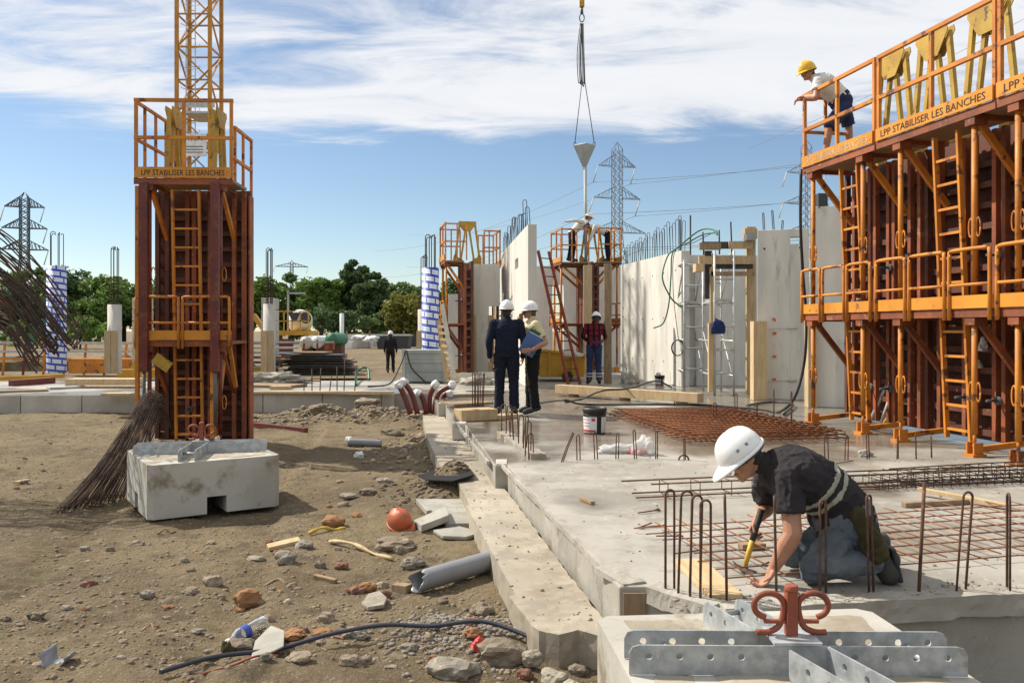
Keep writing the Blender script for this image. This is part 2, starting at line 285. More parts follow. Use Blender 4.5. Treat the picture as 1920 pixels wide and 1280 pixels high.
def dirt():
    x = bpy.data.materials.new('site_dirt'); x.use_nodes = True; t = x.node_tree; b = t.nodes['Principled BSDF']; n = t.nodes.new; l = t.links.new
    g = n('ShaderNodeNewGeometry')
    def noise(s, d=6, r=.62):
        q = n('ShaderNodeTexNoise'); q.inputs['Scale'].default_value = s; q.inputs['Detail'].default_value = d; q.inputs['Roughness'].default_value = r; l(g.outputs['Position'], q.inputs[0]); return q.outputs[0]
    def rm(v, a, c):
        q = n('ShaderNodeMapRange'); q.interpolation_type = 'SMOOTHSTEP'; l(v, q.inputs[0]); q.inputs[1].default_value = a; q.inputs[2].default_value = c; return q.outputs[0]
    def mix(f, a, c):
        q = n('ShaderNodeMix'); q.data_type = 'RGBA'; l(f, q.inputs[0])
        for i, v in ((6, a), (7, c)):
            if isinstance(v, tuple): q.inputs[i].default_value = (*v, 1)
            else: l(v, q.inputs[i])
        return q.outputs[2]
    c = mix(rm(noise(.45, 5), .38, .62), (.215,.165,.095), (.15,.113,.066))
    c = mix(rm(noise(2.6), .5, .68), c, (.105,.080,.049))
    c = mix(rm(noise(7, 8, .7), .54, .66), c, (.245,.195,.13))
    c = mix(rm(noise(30, 5, .7), .55, .64), c, (.095,.074,.048))
    c = mix(rm(noise(60, 4, .7), .60, .67), c, (.42,.37,.28))
    mk = mth('MULTIPLY', rm(noise(1.1, 4), .60, .70), rm(noise(22, 3), .5, .62), tree=t); c = mix(mk, c, (.105,.125,.045))
    l(c, b.inputs['Base Color']); b.inputs['Roughness'].default_value = .95; b.inputs['Specular IOR Level'].default_value = .2
    h = mth('ADD', noise(16, 6, .7), mth('MULTIPLY', noise(60, 5, .7), .45, tree=t), tree=t)
    bp = n('ShaderNodeBump'); bp.inputs['Strength'].default_value = 1.0; bp.inputs['Distance'].default_value = .04; l(h, bp.inputs['Height']); l(bp.outputs[0], b.inputs['Normal']); return x
m['dirt'] = dirt()
def slabmat(name, wet=True, c1=(.36,.335,.29), c2=(.28,.26,.22)):
    x = bpy.data.materials.new(name); x.use_nodes = True; t = x.node_tree; b = t.nodes['Principled BSDF']; n = t.nodes.new; l = t.links.new
    g = n('ShaderNodeNewGeometry'); mp_ = n('ShaderNodeMapping'); l(g.outputs['Position'], mp_.inputs[0])
    def noise(s, d=6, r=.6, st=(1,1,1)):
        k = n('ShaderNodeMapping'); l(g.outputs['Position'], k.inputs[0]); k.inputs['Scale'].default_value = st
        q = n('ShaderNodeTexNoise'); q.inputs['Scale'].default_value = s; q.inputs['Detail'].default_value = d; q.inputs['Roughness'].default_value = r; l(k.outputs[0], q.inputs[0]); return q.outputs[0]
    def rm(v, a, c, lo=0, hi=1):
        q = n('ShaderNodeMapRange'); q.interpolation_type = 'SMOOTHSTEP'; l(v, q.inputs[0]); q.inputs[1].default_value = a; q.inputs[2].default_value = c; q.inputs[3].default_value = lo; q.inputs[4].default_value = hi; return q.outputs[0]
    def mix(f, a, c):
        q = n('ShaderNodeMix'); q.data_type = 'RGBA'; l(f, q.inputs[0])
        for i, v in ((6, a), (7, c)):
            if isinstance(v, tuple): q.inputs[i].default_value = (*v, 1)
            else: l(v, q.inputs[i])
        return q.outputs[2]
    c = mix(rm(noise(.7, 6), .38, .62), c1, c2)
    c = mix(rm(noise(3.2, 7, .7), .52, .7), c, (.38,.36,.32))
    c = mix(rm(noise(9, 6, .7, (1,1,.2)), .58, .72), c, (.26,.235,.195))
    c = mix(rm(noise(45, 3), .69, .73), c, (.12,.10,.085))
    c = mix(rm(noise(1.5, 5), .56, .72), c, (.26,.205,.14))
    if wet: c = mix(rm(noise(.85, 7, .65), .47, .60, 0, .75), c, (.20,.183,.152)); c = mix(rm(noise(2.4, 8, .75), .56, .62, 0, .6), c, (.17,.15,.125)); c = mix(rm(noise(14, 5, .7, (1,.25,1)), .60, .68, 0, .5), c, (.46,.44,.40))
    else: c = mix(rm(noise(1.6, 8, .75), .46, .62, 0, .7), c, (.21,.175,.125))
    s = n('ShaderNodeSeparateXYZ'); l(g.outputs['Position'], s.inputs[0])
    r_ = None
    if wet:
        # pools left by the mixing water: around the mats and the men, and streaks towards the forms
        zone = mth('MULTIPLY', rm(s.outputs[1], 7.4, 10.5), rm(s.outputs[1], 21, 17), tree=t)
        up = n('ShaderNodeSeparateXYZ'); l(g.outputs['Normal'], up.inputs[0]); upm = rm(up.outputs[2], .8, .95)
        w = mth('ADD', noise(.55, 4, .5, (1,.8,1)), mth('MULTIPLY', zone, .215, tree=t), tree=t)
        wm = mth('MULTIPLY', rm(w, .53, .65), upm, tree=t)
        c = mix(wm, c, mix(rm(noise(2), .4, .6), (.17,.145,.11), (.22,.195,.16)))
        r_ = mth('SUBTRACT', mth('ADD', mth('MULTIPLY', noise(6), .3, tree=t), .6, tree=t), mth('MULTIPLY', wm, .55, tree=t), tree=t)
        r_ = mth('MAXIMUM', r_, .12, tree=t)
        l(r_, b.inputs['Roughness'])
    else: b.inputs['Roughness'].default_value = .9
    l(c, b.inputs['Base Color'])
    h = mth('ADD', noise(20, 6, .65), mth('MULTIPLY', noise(90, 3), .3, tree=t), tree=t)
    bp = n('ShaderNodeBump'); bp.inputs['Strength'].default_value = .22; bp.inputs['Distance'].default_value = .012; l(h, bp.inputs['Height'])
    if wet: l(mth('MULTIPLY', mth('SUBTRACT', 1.0, wm, tree=t), .25, tree=t), bp.inputs['Strength'])
    l(bp.outputs[0], b.inputs['Normal']); return x
m['slab'] = slabmat('slab_concrete'); m['foot'] = slabmat('footing_concrete', False, (.38,.335,.26), (.29,.25,.19)); m['rough'] = slabmat('rough_cast', False, (.40,.37,.32), (.28,.26,.22))

# ground: near part modelled, the rest one wide sheet
g = MB(); S = 900
g.add([(-S,-60,-.50),(S,-60,-.50),(S,S,-.50),(-S,S,-.50)], [(0,1,2,3)]); tag(ob('ground', g, m['dirt']), kind='structure')
xs = np.concatenate([np.arange(-12, -7, .06), np.arange(-7, 1.65, .027)]); ys = np.concatenate([np.arange(3.2, 8, .022), np.arange(8, 18.0, .05)])
X, Y = np.meshgrid(xs, ys); Z = gz(X.ravel(), Y.ravel()); nx, ny = len(xs), len(ys)
co = np.stack([X.ravel(), Y.ravel(), Z], 1).reshape(ny, nx, 3); co[0,:,2] = co[-1,:,2] = -.56; co[:,0,2] = co[:,-1,2] = -.56
idx = np.arange(nx*ny).reshape(ny, nx); q = np.stack([idx[:-1,:-1], idx[:-1,1:], idx[1:,1:], idx[1:,:-1]], -1).reshape(-1, 4)
me = bpy.data.meshes.new('dirt_yard'); me.vertices.add(nx*ny); me.vertices.foreach_set('co', co.ravel()); me.loops.add(len(q)*4); me.loops.foreach_set('vertex_index', q.ravel()); me.polygons.add(len(q)); me.polygons.foreach_set('loop_start', np.arange(0, len(q)*4, 4)); me.update(calc_edges=True); me.polygons.foreach_set('use_smooth', np.ones(len(q), bool))
tag(link('dirt_yard', me, m['dirt']), kind='structure')
# many small stones lying in the dirt
def icos(sub):
    bm = bmesh.new(); bmesh.ops.create_icosphere(bm, subdivisions=sub, radius=1); vs = np.array([v.co[:] for v in bm.verts]); fs = np.array([[v.index for v in f.verts] for f in bm.faces]); bm.free(); return vs, fs
iv, jf = icos(1)
def stones(name, mat, pts, sizes, label):
    n = len(pts); vs = iv[None]*(1+.45*(rng.random((n, len(iv), 1))-.5)); sc = sizes[:,None,None]*np.stack([.7+.7*rng.random(n), .7+.7*rng.random(n), .45+.4*rng.random(n)], 1)[:,None,:]
    vs = vs*sc; a = rng.random(n)*6.28; ca, sa = np.cos(a)[:,None], np.sin(a)[:,None]; vs = np.stack([vs[...,0]*ca-vs[...,1]*sa, vs[...,0]*sa+vs[...,1]*ca, vs[...,2]], -1)+pts[:,None,:]
    f = (jf[None]+(np.arange(n)*len(iv))[:,None,None]).reshape(-1, 3); me = bpy.data.meshes.new(name); me.vertices.add(n*len(iv)); me.vertices.foreach_set('co', vs.ravel()); me.loops.add(f.size); me.loops.foreach_set('vertex_index', f.ravel()); me.polygons.add(len(f)); me.polygons.foreach_set('loop_start', np.arange(0, f.size, 3)); me.update(calc_edges=True)
    return tag(link(name, me, mat), label, 'gravel', kind='stuff')
def lim(y): return .08-.163*(y-4.4)   # outer edge of the footing
def scatter(n, smin, smax, pw, ymin=4.0, ymax=17):
    y = ymin+(ymax-ymin)*rng.random(n*2)**1.7; x = -.66*y+(lim(y)+.66*y)*rng.random(n*2); p = np.stack([x, y, 0*x], 1)
    k = vn(p*.8, 41)+.5*vn(p*2.5, 43)+.45*rng.random(n*2) > -.02; x, y = x[k][:n], y[k][:n]; s = smin+(smax-smin)*rng.random(len(x))**pw; return np.stack([x, y, gz(x, y)+s*.0], 1), s
pt, s = scatter(6500, .0035, .018, 3.5); stones('gravel', M('pebble_tan', (.25,.195,.13), (.18,.14,.095), sc=7, c3=(.42,.37,.30), th=(.62,.70), sc3=11, rough=.9, bump=.4, var=0), pt, s, 'small tan pebbles strewn all over the trodden dirt')
pt, s = scatter(3000, .005, .020, 4); stones('gravel', M('pebble_dark', (.14,.105,.075), (.22,.17,.12), sc=7, c3=(.34,.22,.13), th=(.55,.65), sc3=9, rough=.9, bump=.4, var=0), pt, s, 'small dark crumbs of earth strewn over the trodden dirt')
def patch(cx_, cy_, sx, sy, n, smax, mat, label):
    x = cx_+rng.normal(size=n)*sx; y = cy_+rng.normal(size=n)*sy; k = (x < lim(y)+.3)&(y > 3.6); x, y = x[k], y[k]; s = .006+smax*rng.random(len(x))**2; stones('gravel', mat, np.stack([x, y, gz(x, y)+s*.2], 1), s, label)
gg = M('pebble_grey', (.24,.21,.175), (.17,.145,.115), sc=9, c3=(.36,.33,.29), th=(.58,.68), rough=.9, var=0)
patch(-.32, 4.75, .20, .20, 900, .014, gg, 'grey crushed gravel heaped beside the near end of the footing')
patch(-3.2, 15.9, 1.1, .45, 1300, .05, M('rubble_tan', (.30,.25,.18), (.2,.155,.11), sc=3, rough=.95, var=0), 'pale rubble heaped in front of the far slab edge')
patch(-1.0, 12.6, .5, 1.6, 700, .045, M('rubble_dark', (.28,.22,.15), (.18,.14,.1), sc=3, rough=.95, var=0), 'earthy rubble along the far end of the footing')
patch(-.75, 9.2, .3, .5, 500, .03, M('soil_crumb', (.12,.095,.07), (.17,.13,.09), sc=5, rough=.95, var=0), 'dark loose soil spilled over the footing')

# slab, outline traced corner by corner along its stepped left edge
SL = [(.965,4.01),(2.59,4.27),(14,6.0),(14,33),(-1.2,33),(-1.2,22.2),(-26,21.0),(-26,16.4),(-2.46,17.66),(-1.72,17.6),(-1.33,15.2),(-1.20,15.2),(-.83,12.0),(-.68,12.0),(-.165,8.28),(-.047,8.28),(.556,4.37),(.705,4.37)]
me_ = MB().prism(SL, -.52, 0).mesh('concrete_slab'); slab = tag(link('concrete_slab', me_, m['slab'], None, .012), kind='structure')
# long footing under it
FT = [(.24,4.30),(.34,4.36),(.46,4.28),(.62,4.33),(.62,4.40),(.50,4.45),(-.06,8.2),(-.7,12.0),(-1.25,15.3),(-1.62,15.3),(-1.25,12.3),(-.80,9.5),(-.66,9.3),(-.37,7.45),(-.40,7.43),(.02,4.95),(-.02,4.93),(.11,4.42),(.14,4.36)]
def rough_prism(poly, z0, z1, step=.07, amp=.008, seed=0):
    bm = bmesh.new(); n = len(poly); lo = [bm.verts.new((a, b, z0)) for a, b in poly]; hi = [bm.verts.new((a, b, z1)) for a, b in poly]
    bm.faces.new(hi); bm.faces.new(lo[::-1])
    for i in range(n): bm.faces.new((lo[i], lo[(i+1)%n], hi[(i+1)%n], hi[i]))
    for ax, rngv in ((0, (min(p[0] for p in poly), max(p[0] for p in poly))), (1, (min(p[1] for p in poly), max(p[1] for p in poly))), (2, (z0, z1))):
        k = max(1, int((rngv[1]-rngv[0])/step)); 
        for i in range(1, k):
            c = [0,0,0]; c[ax] = rngv[0]+(rngv[1]-rngv[0])*i/k; no = [0,0,0]; no[ax] = 1
            bmesh.ops.bisect_plane(bm, geom=bm.verts[:]+bm.edges[:]+bm.faces[:], plane_co=c, plane_no=no)
    bmesh.ops.triangulate(bm, faces=[f for f in bm.faces if len(f.verts) > 4]); bm.normal_update(); bm.verts.ensure_lookup_table()
    p = np.array([v.co[:] for v in bm.verts]); h = fbm(p*9, 3, seed)*amp+fbm(p*31, 2, seed+4)*amp*.5
    for v, d in zip(bm.verts, h): v.co += v.normal*d
    me = bpy.data.meshes.new('rough'); bm.to_mesh(me); bm.free(); return me
tag(link('footing', rough_prism(FT, -.56, -.225, .06, .006, 3), m['foot']), kind='structure')
# rough cast rim and wet mortar on the slab
def strip(a, b, w, z0, z1, step, amp, seed):
    a = V((*a, 0)); b = V((*b, 0)); d = (b-a).normalized(); s = V((-d.y, d.x, 0)); return rough_prism([(a-s*w/2)[:2], (b-s*w/2)[:2], (b+s*w/2)[:2], (a+s*w/2)[:2]], z0, z1, step, amp, seed)
link('rough_rim', strip((1.0,4.04), (3.2,4.385), .13, -.095, .012, .035, .009, 1), m['rough'], slab)
link('rough_rim', strip((.73,4.36), (.98,4.045), .11, -.075, .012, .03, .009, 2), m['rough'], slab)
link('mortar_patch', strip((.52,4.72), (.64,4.40), .13, -.02, .010, .03, .006, 5), m['rough'], slab)
link('starter_strip', strip((-.12,10.6), (.27,8.65), .16, -.05, .055, .05, .012, 6), m['rough'], slab)
for i, (a, b, w) in enumerate(((( -.13,8.5), (.55,4.5), .03), ((-.78,11.9), (-.24,8.5), .03))): link('rough_rim', strip(a, b, w, -.03, .006, .06, .004, 10+i), m['rough'], slab)
# blocks closing the pockets in the slab edge
for i, (px0, px1, py, zb) in enumerate(((929, 951, 871, -.22), (848, 873, 795, -.22), (822, 836, 757, -.22))):
    a = G(px0, py); b = G(px1, py); o = MB().mm((a.x, a.y-.004, zb), (b.x, a.y+.30, .01)); ob('edge_block', o, m['conc'], slab, .008)
ob('formed_pocket', MB().mm((.575,4.352,-.30), (.69,4.366,-.03)), m['wood2'], slab)
# face panels of the far slab with open joints
xp = [-25.9+i*1.22 for i in range(20)]
for i, x0 in enumerate(xp):
    x1 = min(x0+1.20, -2.47); 
    if x1 <= x0: continue
    f = lambda x: 16.4+(x+26)*(1.26/23.54)
    ob('edge_panel', MB().prism([(x0, f(x0)-.03), (x1, f(x1)-.03), (x1, f(x1)+.01), (x0, f(x0)+.01)], -.50, -.012), m['conc'], slab, .006)
# ================================================================== trees, pylons and crane behind the site
def leafmat(name, c1, c2):
    x = bpy.data.materials.new(name); x.use_nodes = True; t = x.node_tree; b = t.nodes['Principled BSDF']; n = t.nodes.new; l = t.links.new
    g = n('ShaderNodeNewGeometry'); q = n('ShaderNodeTexNoise'); q.inputs['Scale'].default_value = .5; l(g.outputs['Position'], q.inputs[0])
    a = mth('ADD', mth('MULTIPLY', g.outputs['Random Per Island'], .6, tree=t), mth('MULTIPLY', q.outputs[0], .5, tree=t), tree=t)
    mx_ = n('ShaderNodeMix'); mx_.data_type = 'RGBA'; l(a, mx_.inputs[0]); mx_.inputs[6].default_value = (*c1, 1); mx_.inputs[7].default_value = (*c2, 1); l(mx_.outputs[2], b.inputs['Base Color']); b.inputs['Roughness'].default_value = .6; b.inputs['Specular IOR Level'].default_value = .2
    tr = n('ShaderNodeBsdfTranslucent'); l(mx_.outputs[2], tr.inputs[0]); ms = n('ShaderNodeMixShader'); ms.inputs[0].default_value = .3; l(b.outputs[0], ms.inputs[1]); l(tr.outputs[0], ms.inputs[2]); l(ms.outputs[0], t.nodes['Material Output'].inputs[0]); return x
m['leafa'] = leafmat('mid_green_leaves', (.08,.13,.042), (.16,.22,.075)); m['leafb'] = leafmat('dark_green_leaves', (.052,.095,.04), (.11,.165,.065)); m['leafc'] = leafmat('olive_leaves', (.14,.14,.03), (.23,.22,.05)); m['leafd'] = leafmat('fresh_green_leaves', (.08,.15,.03), (.17,.26,.06))  # greens kept pale and greyish, distance haze put into the leaf colour
m['bark'] = M('bark', (.09,.07,.05), (.06,.05,.035), sc=3, st=(3,3,.5), rough=.95, bump=.5)
def crown(c, r, n, leaf, seed, clumps=46, squash=1):
    g_ = np.random.default_rng(seed); d = g_.normal(size=(clumps, 3)); d /= np.linalg.norm(d, axis=1)[:,None]; rad = g_.random(clumps)**.45
    cc = d*rad[:,None]*.80*np.array(r)+np.array(c); cr = (.13+.24*g_.random(clumps)**1.5)*min(r[0], r[2])
    k = g_.integers(0, clumps, n); dd = g_.normal(size=(n, 3)); dd /= np.linalg.norm(dd, axis=1)[:,None]; p = cc[k]+dd*(cr[k]*(.45+.6*g_.random(n)))[:,None]*np.array([1.15,1.15,.85])
    a = g_.normal(size=(n, 3)); a /= np.linalg.norm(a, axis=1)[:,None]; b = np.cross(a, g_.normal(size=(n, 3))); b /= np.linalg.norm(b, axis=1)[:,None]; s = leaf*(.5+.8*g_.random(n))[:,None]
    vs = np.stack([p-a*s, p+b*s*.6, p+a*s, p-b*s*.6], 1).reshape(-1, 3); me = bpy.data.meshes.new('crown'); me.vertices.add(n*4); me.vertices.foreach_set('co', vs.ravel()); me.loops.add(n*4); me.loops.foreach_set('vertex_index', np.arange(n*4)); me.polygons.add(n); me.polygons.foreach_set('loop_start', np.arange(0, n*4, 4)); me.update(calc_edges=True); return me, cc
def tree(px, ptop, Y, wpx, mat, label, name='broadleaf_tree', n=3600, seed=0, low=.25, leaf=None):
    top = P(px, ptop, Y); w = wpx/F*Y*.66; h = top.z+.5; base = V((top.x, Y, -.5)); t = T(name, label, 'tree', base, 0, 'trees along the far edge of the site')
    c = (top.x, Y, -.5+h*(low+1)/2); me, cc = crown(c, (w, w*.8, h*(1-low)/2), n, leaf or .031*h, seed); link('crown', me, mat, t)
    tr = MB().tube([base, base+V((.1,0,h*.35)), base+V((-.1,.1,h*.75))], [.03*h, .022*h, .008*h], 7)
    for q in cc[:7]: tr.tube([base+V((0,0,h*.3)), (base+V((0,0,h*.3))).lerp(V(q), .5)+V((0,0,.3)), V(q)], [.012*h, .008*h, .003*h], 5)
    ob('trunk', tr, m['bark'], t); return t
TR = [(-70,505,110,150,'a'),(20,520,105,110,'b'),(62,488,112,110,'a'),(130,497,118,105,'b'),(185,505,112,95,'d'),(232,492,120,90,'a'),(300,510,118,110,'b'),(385,500,120,110,'a'),(452,508,112,90,'a'),(500,508,112,80,'d'),(548,500,118,95,'a'),(602,497,114,85,'d'),(636,505,124,70,'b'),(666,472,116,64,'b'),(700,498,110,66,'b'),(742,510,122,80,'a'),(790,515,120,80,'a'),(850,520,125,100,'b')]
TL = {'a':'mid green broadleaf tree','b':'dark green tree','d':'fresh light green tree'}
for i, (px, pt_, Y, w, k) in enumerate(TR):
    lab = f'{TL[k]}, {ordw(i)} from the left in the far tree line' if i != 13 else 'tall pointed dark poplar rising above the far tree line'
    tree(px, pt_, Y, w, m['leaf'+k], lab, 'poplar_tree' if i == 13 else 'broadleaf_tree', 9500, i, .0 if i != 13 else .06)
tree(757, 543, 100, 74, m['leafc'], 'round olive yellow bush in front of the far trees', 'round_bush', 3600, 60, .0, .26)
tree(625, 565, 100, 90, m['leafb'], 'low dark shrub in front of the far poplar', 'shrub', 2600, 61, .0, .24)
tree(150, 592, 80, 150, m['leafd'], 'low bright green hedge bush behind the left printed column form', 'shrub', 3000, 62, .0, .22)
tree(70, 600, 84, 130, m['leafa'], 'low green bush behind the hanging bar bundle', 'shrub', 2600, 63, .0, .24)
tree(700, 585, 102, 120, m['leafa'], 'low green thicket left of the olive bush', 'shrub', 2600, 64, .0, .24)
tree(840, 560, 100, 90, m['leafc'], 'small olive bush right of the round olive bush', 'shrub', 2000, 65, .0, .24)

def pylon(px, ptop, Y, H, mat, label, arms, wtop=.75, wbase=5.5, rz=.3, w=.115):
    top = P(px, ptop, Y); zb = top.z-H; t = T('pylon', label, 'pylon', (top.x, Y, -.5), 0, 'high voltage pylons on the skyline'); c, s = math.cos(rz), math.sin(rz)
    def pt_(a, b, z): return V((top.x+a*c-b*s, Y+a*s+b*c, z))
    def hw(z): u = (z-zb)/H; return wtop if u > .55 else wtop+(wbase-wtop)*((.55-u)/.55)**1.5
    zl = [zb+H*i/26 for i in range(26)]
    for a in (-1,1):
        for b in (-1,1): ob('leg', MB().tube([pt_(a*hw(z), b*hw(z), z) for z in zl]+[pt_(0, 0, top.z)], w*.55, 4), mat, t)
    bb = MB()
    for i in range(25):
        z0, z1 = zl[i], zl[i+1]; h0, h1 = hw(z0), hw(z1)
        for f in (lambda u, h: (u*h, -h), lambda u, h: (u*h, h), lambda u, h: (-h, u*h), lambda u, h: (h, u*h)):
            bb.bar(pt_(*f(-1,h0), z0), pt_(*f(1,h1), z1), w*.6); bb.bar(pt_(*f(1,h0), z0), pt_(*f(-1,h1), z1), w*.6)
    ob('bracing', bb, mat, t); ends = []
    for ay, ln in arms:
        z = P(px, ay, Y).z
        for sd in (-1,1):
            a = MB(); tip = pt_(sd*ln, 0, z)
            for b in (-1,1):
                a.bar(pt_(sd*wtop, b*wtop, z), tip, w*.8); a.bar(pt_(sd*wtop, b*wtop, z+1.9), tip, w*.7)
                for k in range(1, 5):
                    u = k/5; lo = pt_(sd*wtop, b*wtop, z).lerp(tip, u); hi = pt_(sd*wtop, b*wtop, z+1.9).lerp(tip, u-.12); a.bar(lo, hi, w*.5)
            o = ob('cross_arm', a, mat, t); ins = MB().tube([tip, tip+V((-.9,0,-3.0))], .10, 6); ob('insulator', ins, m['beige'], o); ends.append(tip+V((-.9,0,-3.0)))
    return ends
e1 = pylon(1157, 266, 150, 37, m['pylon'], 'tall lattice pylon left of the hanging pour funnel chains', [(312,3.6),(372,4.5),(436,5.6)])
e2 = pylon(1512, 262, 170, 40, m['pylon'], 'lattice pylon half hidden behind the leaning yellow helmeted worker', [(325,4.6),(383,5.4),(440,6.4)])
e3 = pylon(46, 360, 170, 30, m['dpylon'], 'dark lattice pylon at the left edge behind the trees', [(388,3.6),(428,4.1),(468,4.3)], w=.24)
e4 = pylon(547, 488, 420, 36, m['pylon'], 'distant small pylon above the left trees', [(500,8)], w=.4)
def wire(a, b, sag, label):
    pts = [a.lerp(b, i/14)-V((0,0,sag*4*(i/14)*(1-i/14))) for i in range(15)]; tag(ob('power_line', MB().tube(pts, .035, 4), m['wire']), label, 'power line', 'power lines across the sky')
for i, e in enumerate(e1):
    wire(e, P(2250, [210,170,290,260,380,350][i], 130), 1.5, f'power line running right from the {ordw(i)} insulator of the tall middle pylon')
    wire(e, P([700,760,700,760,700,760][i], [470,440,520,500,590,570][i], 240), 3, f'power line running left from the {ordw(i)} insulator of the tall middle pylon')
wire(P(-200,330,160), e3[0], 1, 'upper power line at the left pylon'); wire(P(-200,425,160), e3[2], 1, 'middle power line at the left pylon')
wire(P(1400,280,150), P(2100,-60,110), 1, 'single steep power line rising behind the top right formwork')

# crane mast with its ballast
def crane():
    Y = 30; cx_ = P(374, 0, Y).x; w = .58; t = T('tower_crane', 'yellow lattice tower crane mast rising behind the left formwork tower', 'crane', (cx_, Y, -.5)); z0, z1, bay = -.3, 19.5, 1.15
    leg = MB().box((0,0,(z0+z1)/2), (.115,.115,z1-z0)).mesh('leg')
    for a in (-1,1):
        for b in (-1,1):
            o = link('leg', leg, m['crane'], t); o.location = (cx_+a*w, Y+b*w, 0)
    hb = MB().box((0,0,0), (2*w,.05,.05)).mesh('strut'); db = MB().bar((-w,0,0), (w,0,bay), .05).mesh('brace'); nb = int((z1-z0)/bay)
    for i in range(nb):
        for f in range(4):
            rz = f*math.pi/2; off = V((math.sin(rz)*w, -math.cos(rz)*w, 0))
            for nm, me in (('strut', hb), ('brace', db)):
                o = link(nm, me, m['crane'], t); o.location = (cx_+off.x, Y+off.y, z0+i*bay); o.rotation_euler = (0,0,rz)
                if nm == 'brace' and (i+f)%2: o.scale = (-1,1,1)
    ld = MB()
    for s in (-.16,.16): ld.tube([V((cx_+s-.2, Y-.3, z0)), V((cx_+s-.2, Y-.3, z1))], .02, 5)
    lo = ob('ladder', ld, m['alu'], t)
    rg = MB().bar((-.16,0,0), (.16,0,0), .022).mesh('rung')
    for i in range(60):
        o = link('rung', rg, m['alu'], lo); o.location = (cx_-.2, Y-.3, z0+.33*i)
    hp = MB().tube([V((.32*math.cos(u), -.05-.36*abs(math.sin(u))*-1, 0)) for u in [math.pi*i/10 for i in range(11)]], .012, 4).mesh('cage_hoop')
    for i in range(24):
        o = link('cage_hoop', hp, m['alu'], lo); o.location = (cx_-.2, Y-.3, 1.6+.75*i)
    for z in (3.2, 8.9, 14.6): ob('landing', MB().box((cx_+.2, Y, z), (1.0,1.3,.07)).box((cx_+.1, Y-.6, z+.28), (1.3,.03,.22)), m['alu'], t)
    sg = ob('sign_board', MB().box((cx_+.0, Y-w-.12, P(0,280,Y).z), (1.0,.05,.78)), m['paper'], t)
    txt('POTAIN', .24, (cx_-.49, Y-w-.149, P(0,280,Y).z+.14), 0, m['letter'], sg)
    for i in range(3): ob('caption_line', MB().box((cx_, Y-w-.148, P(0,280,Y).z-.06-.1*i), (.8,.006,.025)), m['letter'], sg)
    # cross base and ballast
    for s in (-1,1):
        ob('base_beam', MB().bar((cx_-2.6, Y+s*w, -.2), (cx_+2.6, Y+s*w, -.2), .3, .3), m['byellow'], t); ob('raker', MB().bar((cx_+s*2.1, Y-w, 0), (cx_+s*w, Y-w, 2.2), .16), m['byellow'], t)
        for k in range(6):
            o = MB().box((cx_+s*2.32, Y+.7, .17+k*.42), (.40,.9,.40)); ob('ballast_block', o, m['conc'], t, .02)
    ob('electric_cabinet', MB().box((cx_+2.0, Y-1.5, .7), (.55,.4,.9)), m['yellow'], t)
    return t
def txt(s, size, loc, rz, mat, parent, ext=.001, sx=1, width=None):
    cu = bpy.data.curves.new('lettering', 'FONT'); cu.body = s; cu.size = size; cu.extrude = ext; cu.resolution_u = 2
    o = bpy.data.objects.new('t', cu); C.objects.link(o); dg = bpy.context.evaluated_depsgraph_get(); me = bpy.data.meshes.new_from_object(o.evaluated_get(dg)); bpy.data.objects.remove(o)
    me.materials.clear()
    if width: sx = width/max(v.co.x for v in me.vertices)
    mw = Matrix.Translation(V(loc))@Matrix.Rotation(rz, 4, 'Z')@Matrix.Rotation(R(90), 4, 'X')@Matrix.Diagonal((sx,1,1,1))
    bm = bmesh.new(); bm.from_mesh(me); bmesh.ops.remove_doubles(bm, verts=bm.verts[:], dist=1e-5); left = set(bm.verts); lts = []
    while left:
        st_ = [left.pop()]; isl = []
        while st_:
            v = st_.pop(); isl.append(v)
            for e in v.link_edges:
                q = e.other_vert(v)
                if q in left: left.discard(q); st_.append(q)
        ix = {v: i for i, v in enumerate(isl)}; fs = {f for v in isl for f in v.link_faces}; mb = bpy.data.meshes.new('letter'); mb.from_pydata([v.co[:] for v in isl], [], [[ix[v] for v in f.verts] for f in fs]); lts.append(mb)
    bm.free()
    for mb in lts: x = link('letter', mb, mat, parent); x.matrix_basis = mw
    return x
crane()

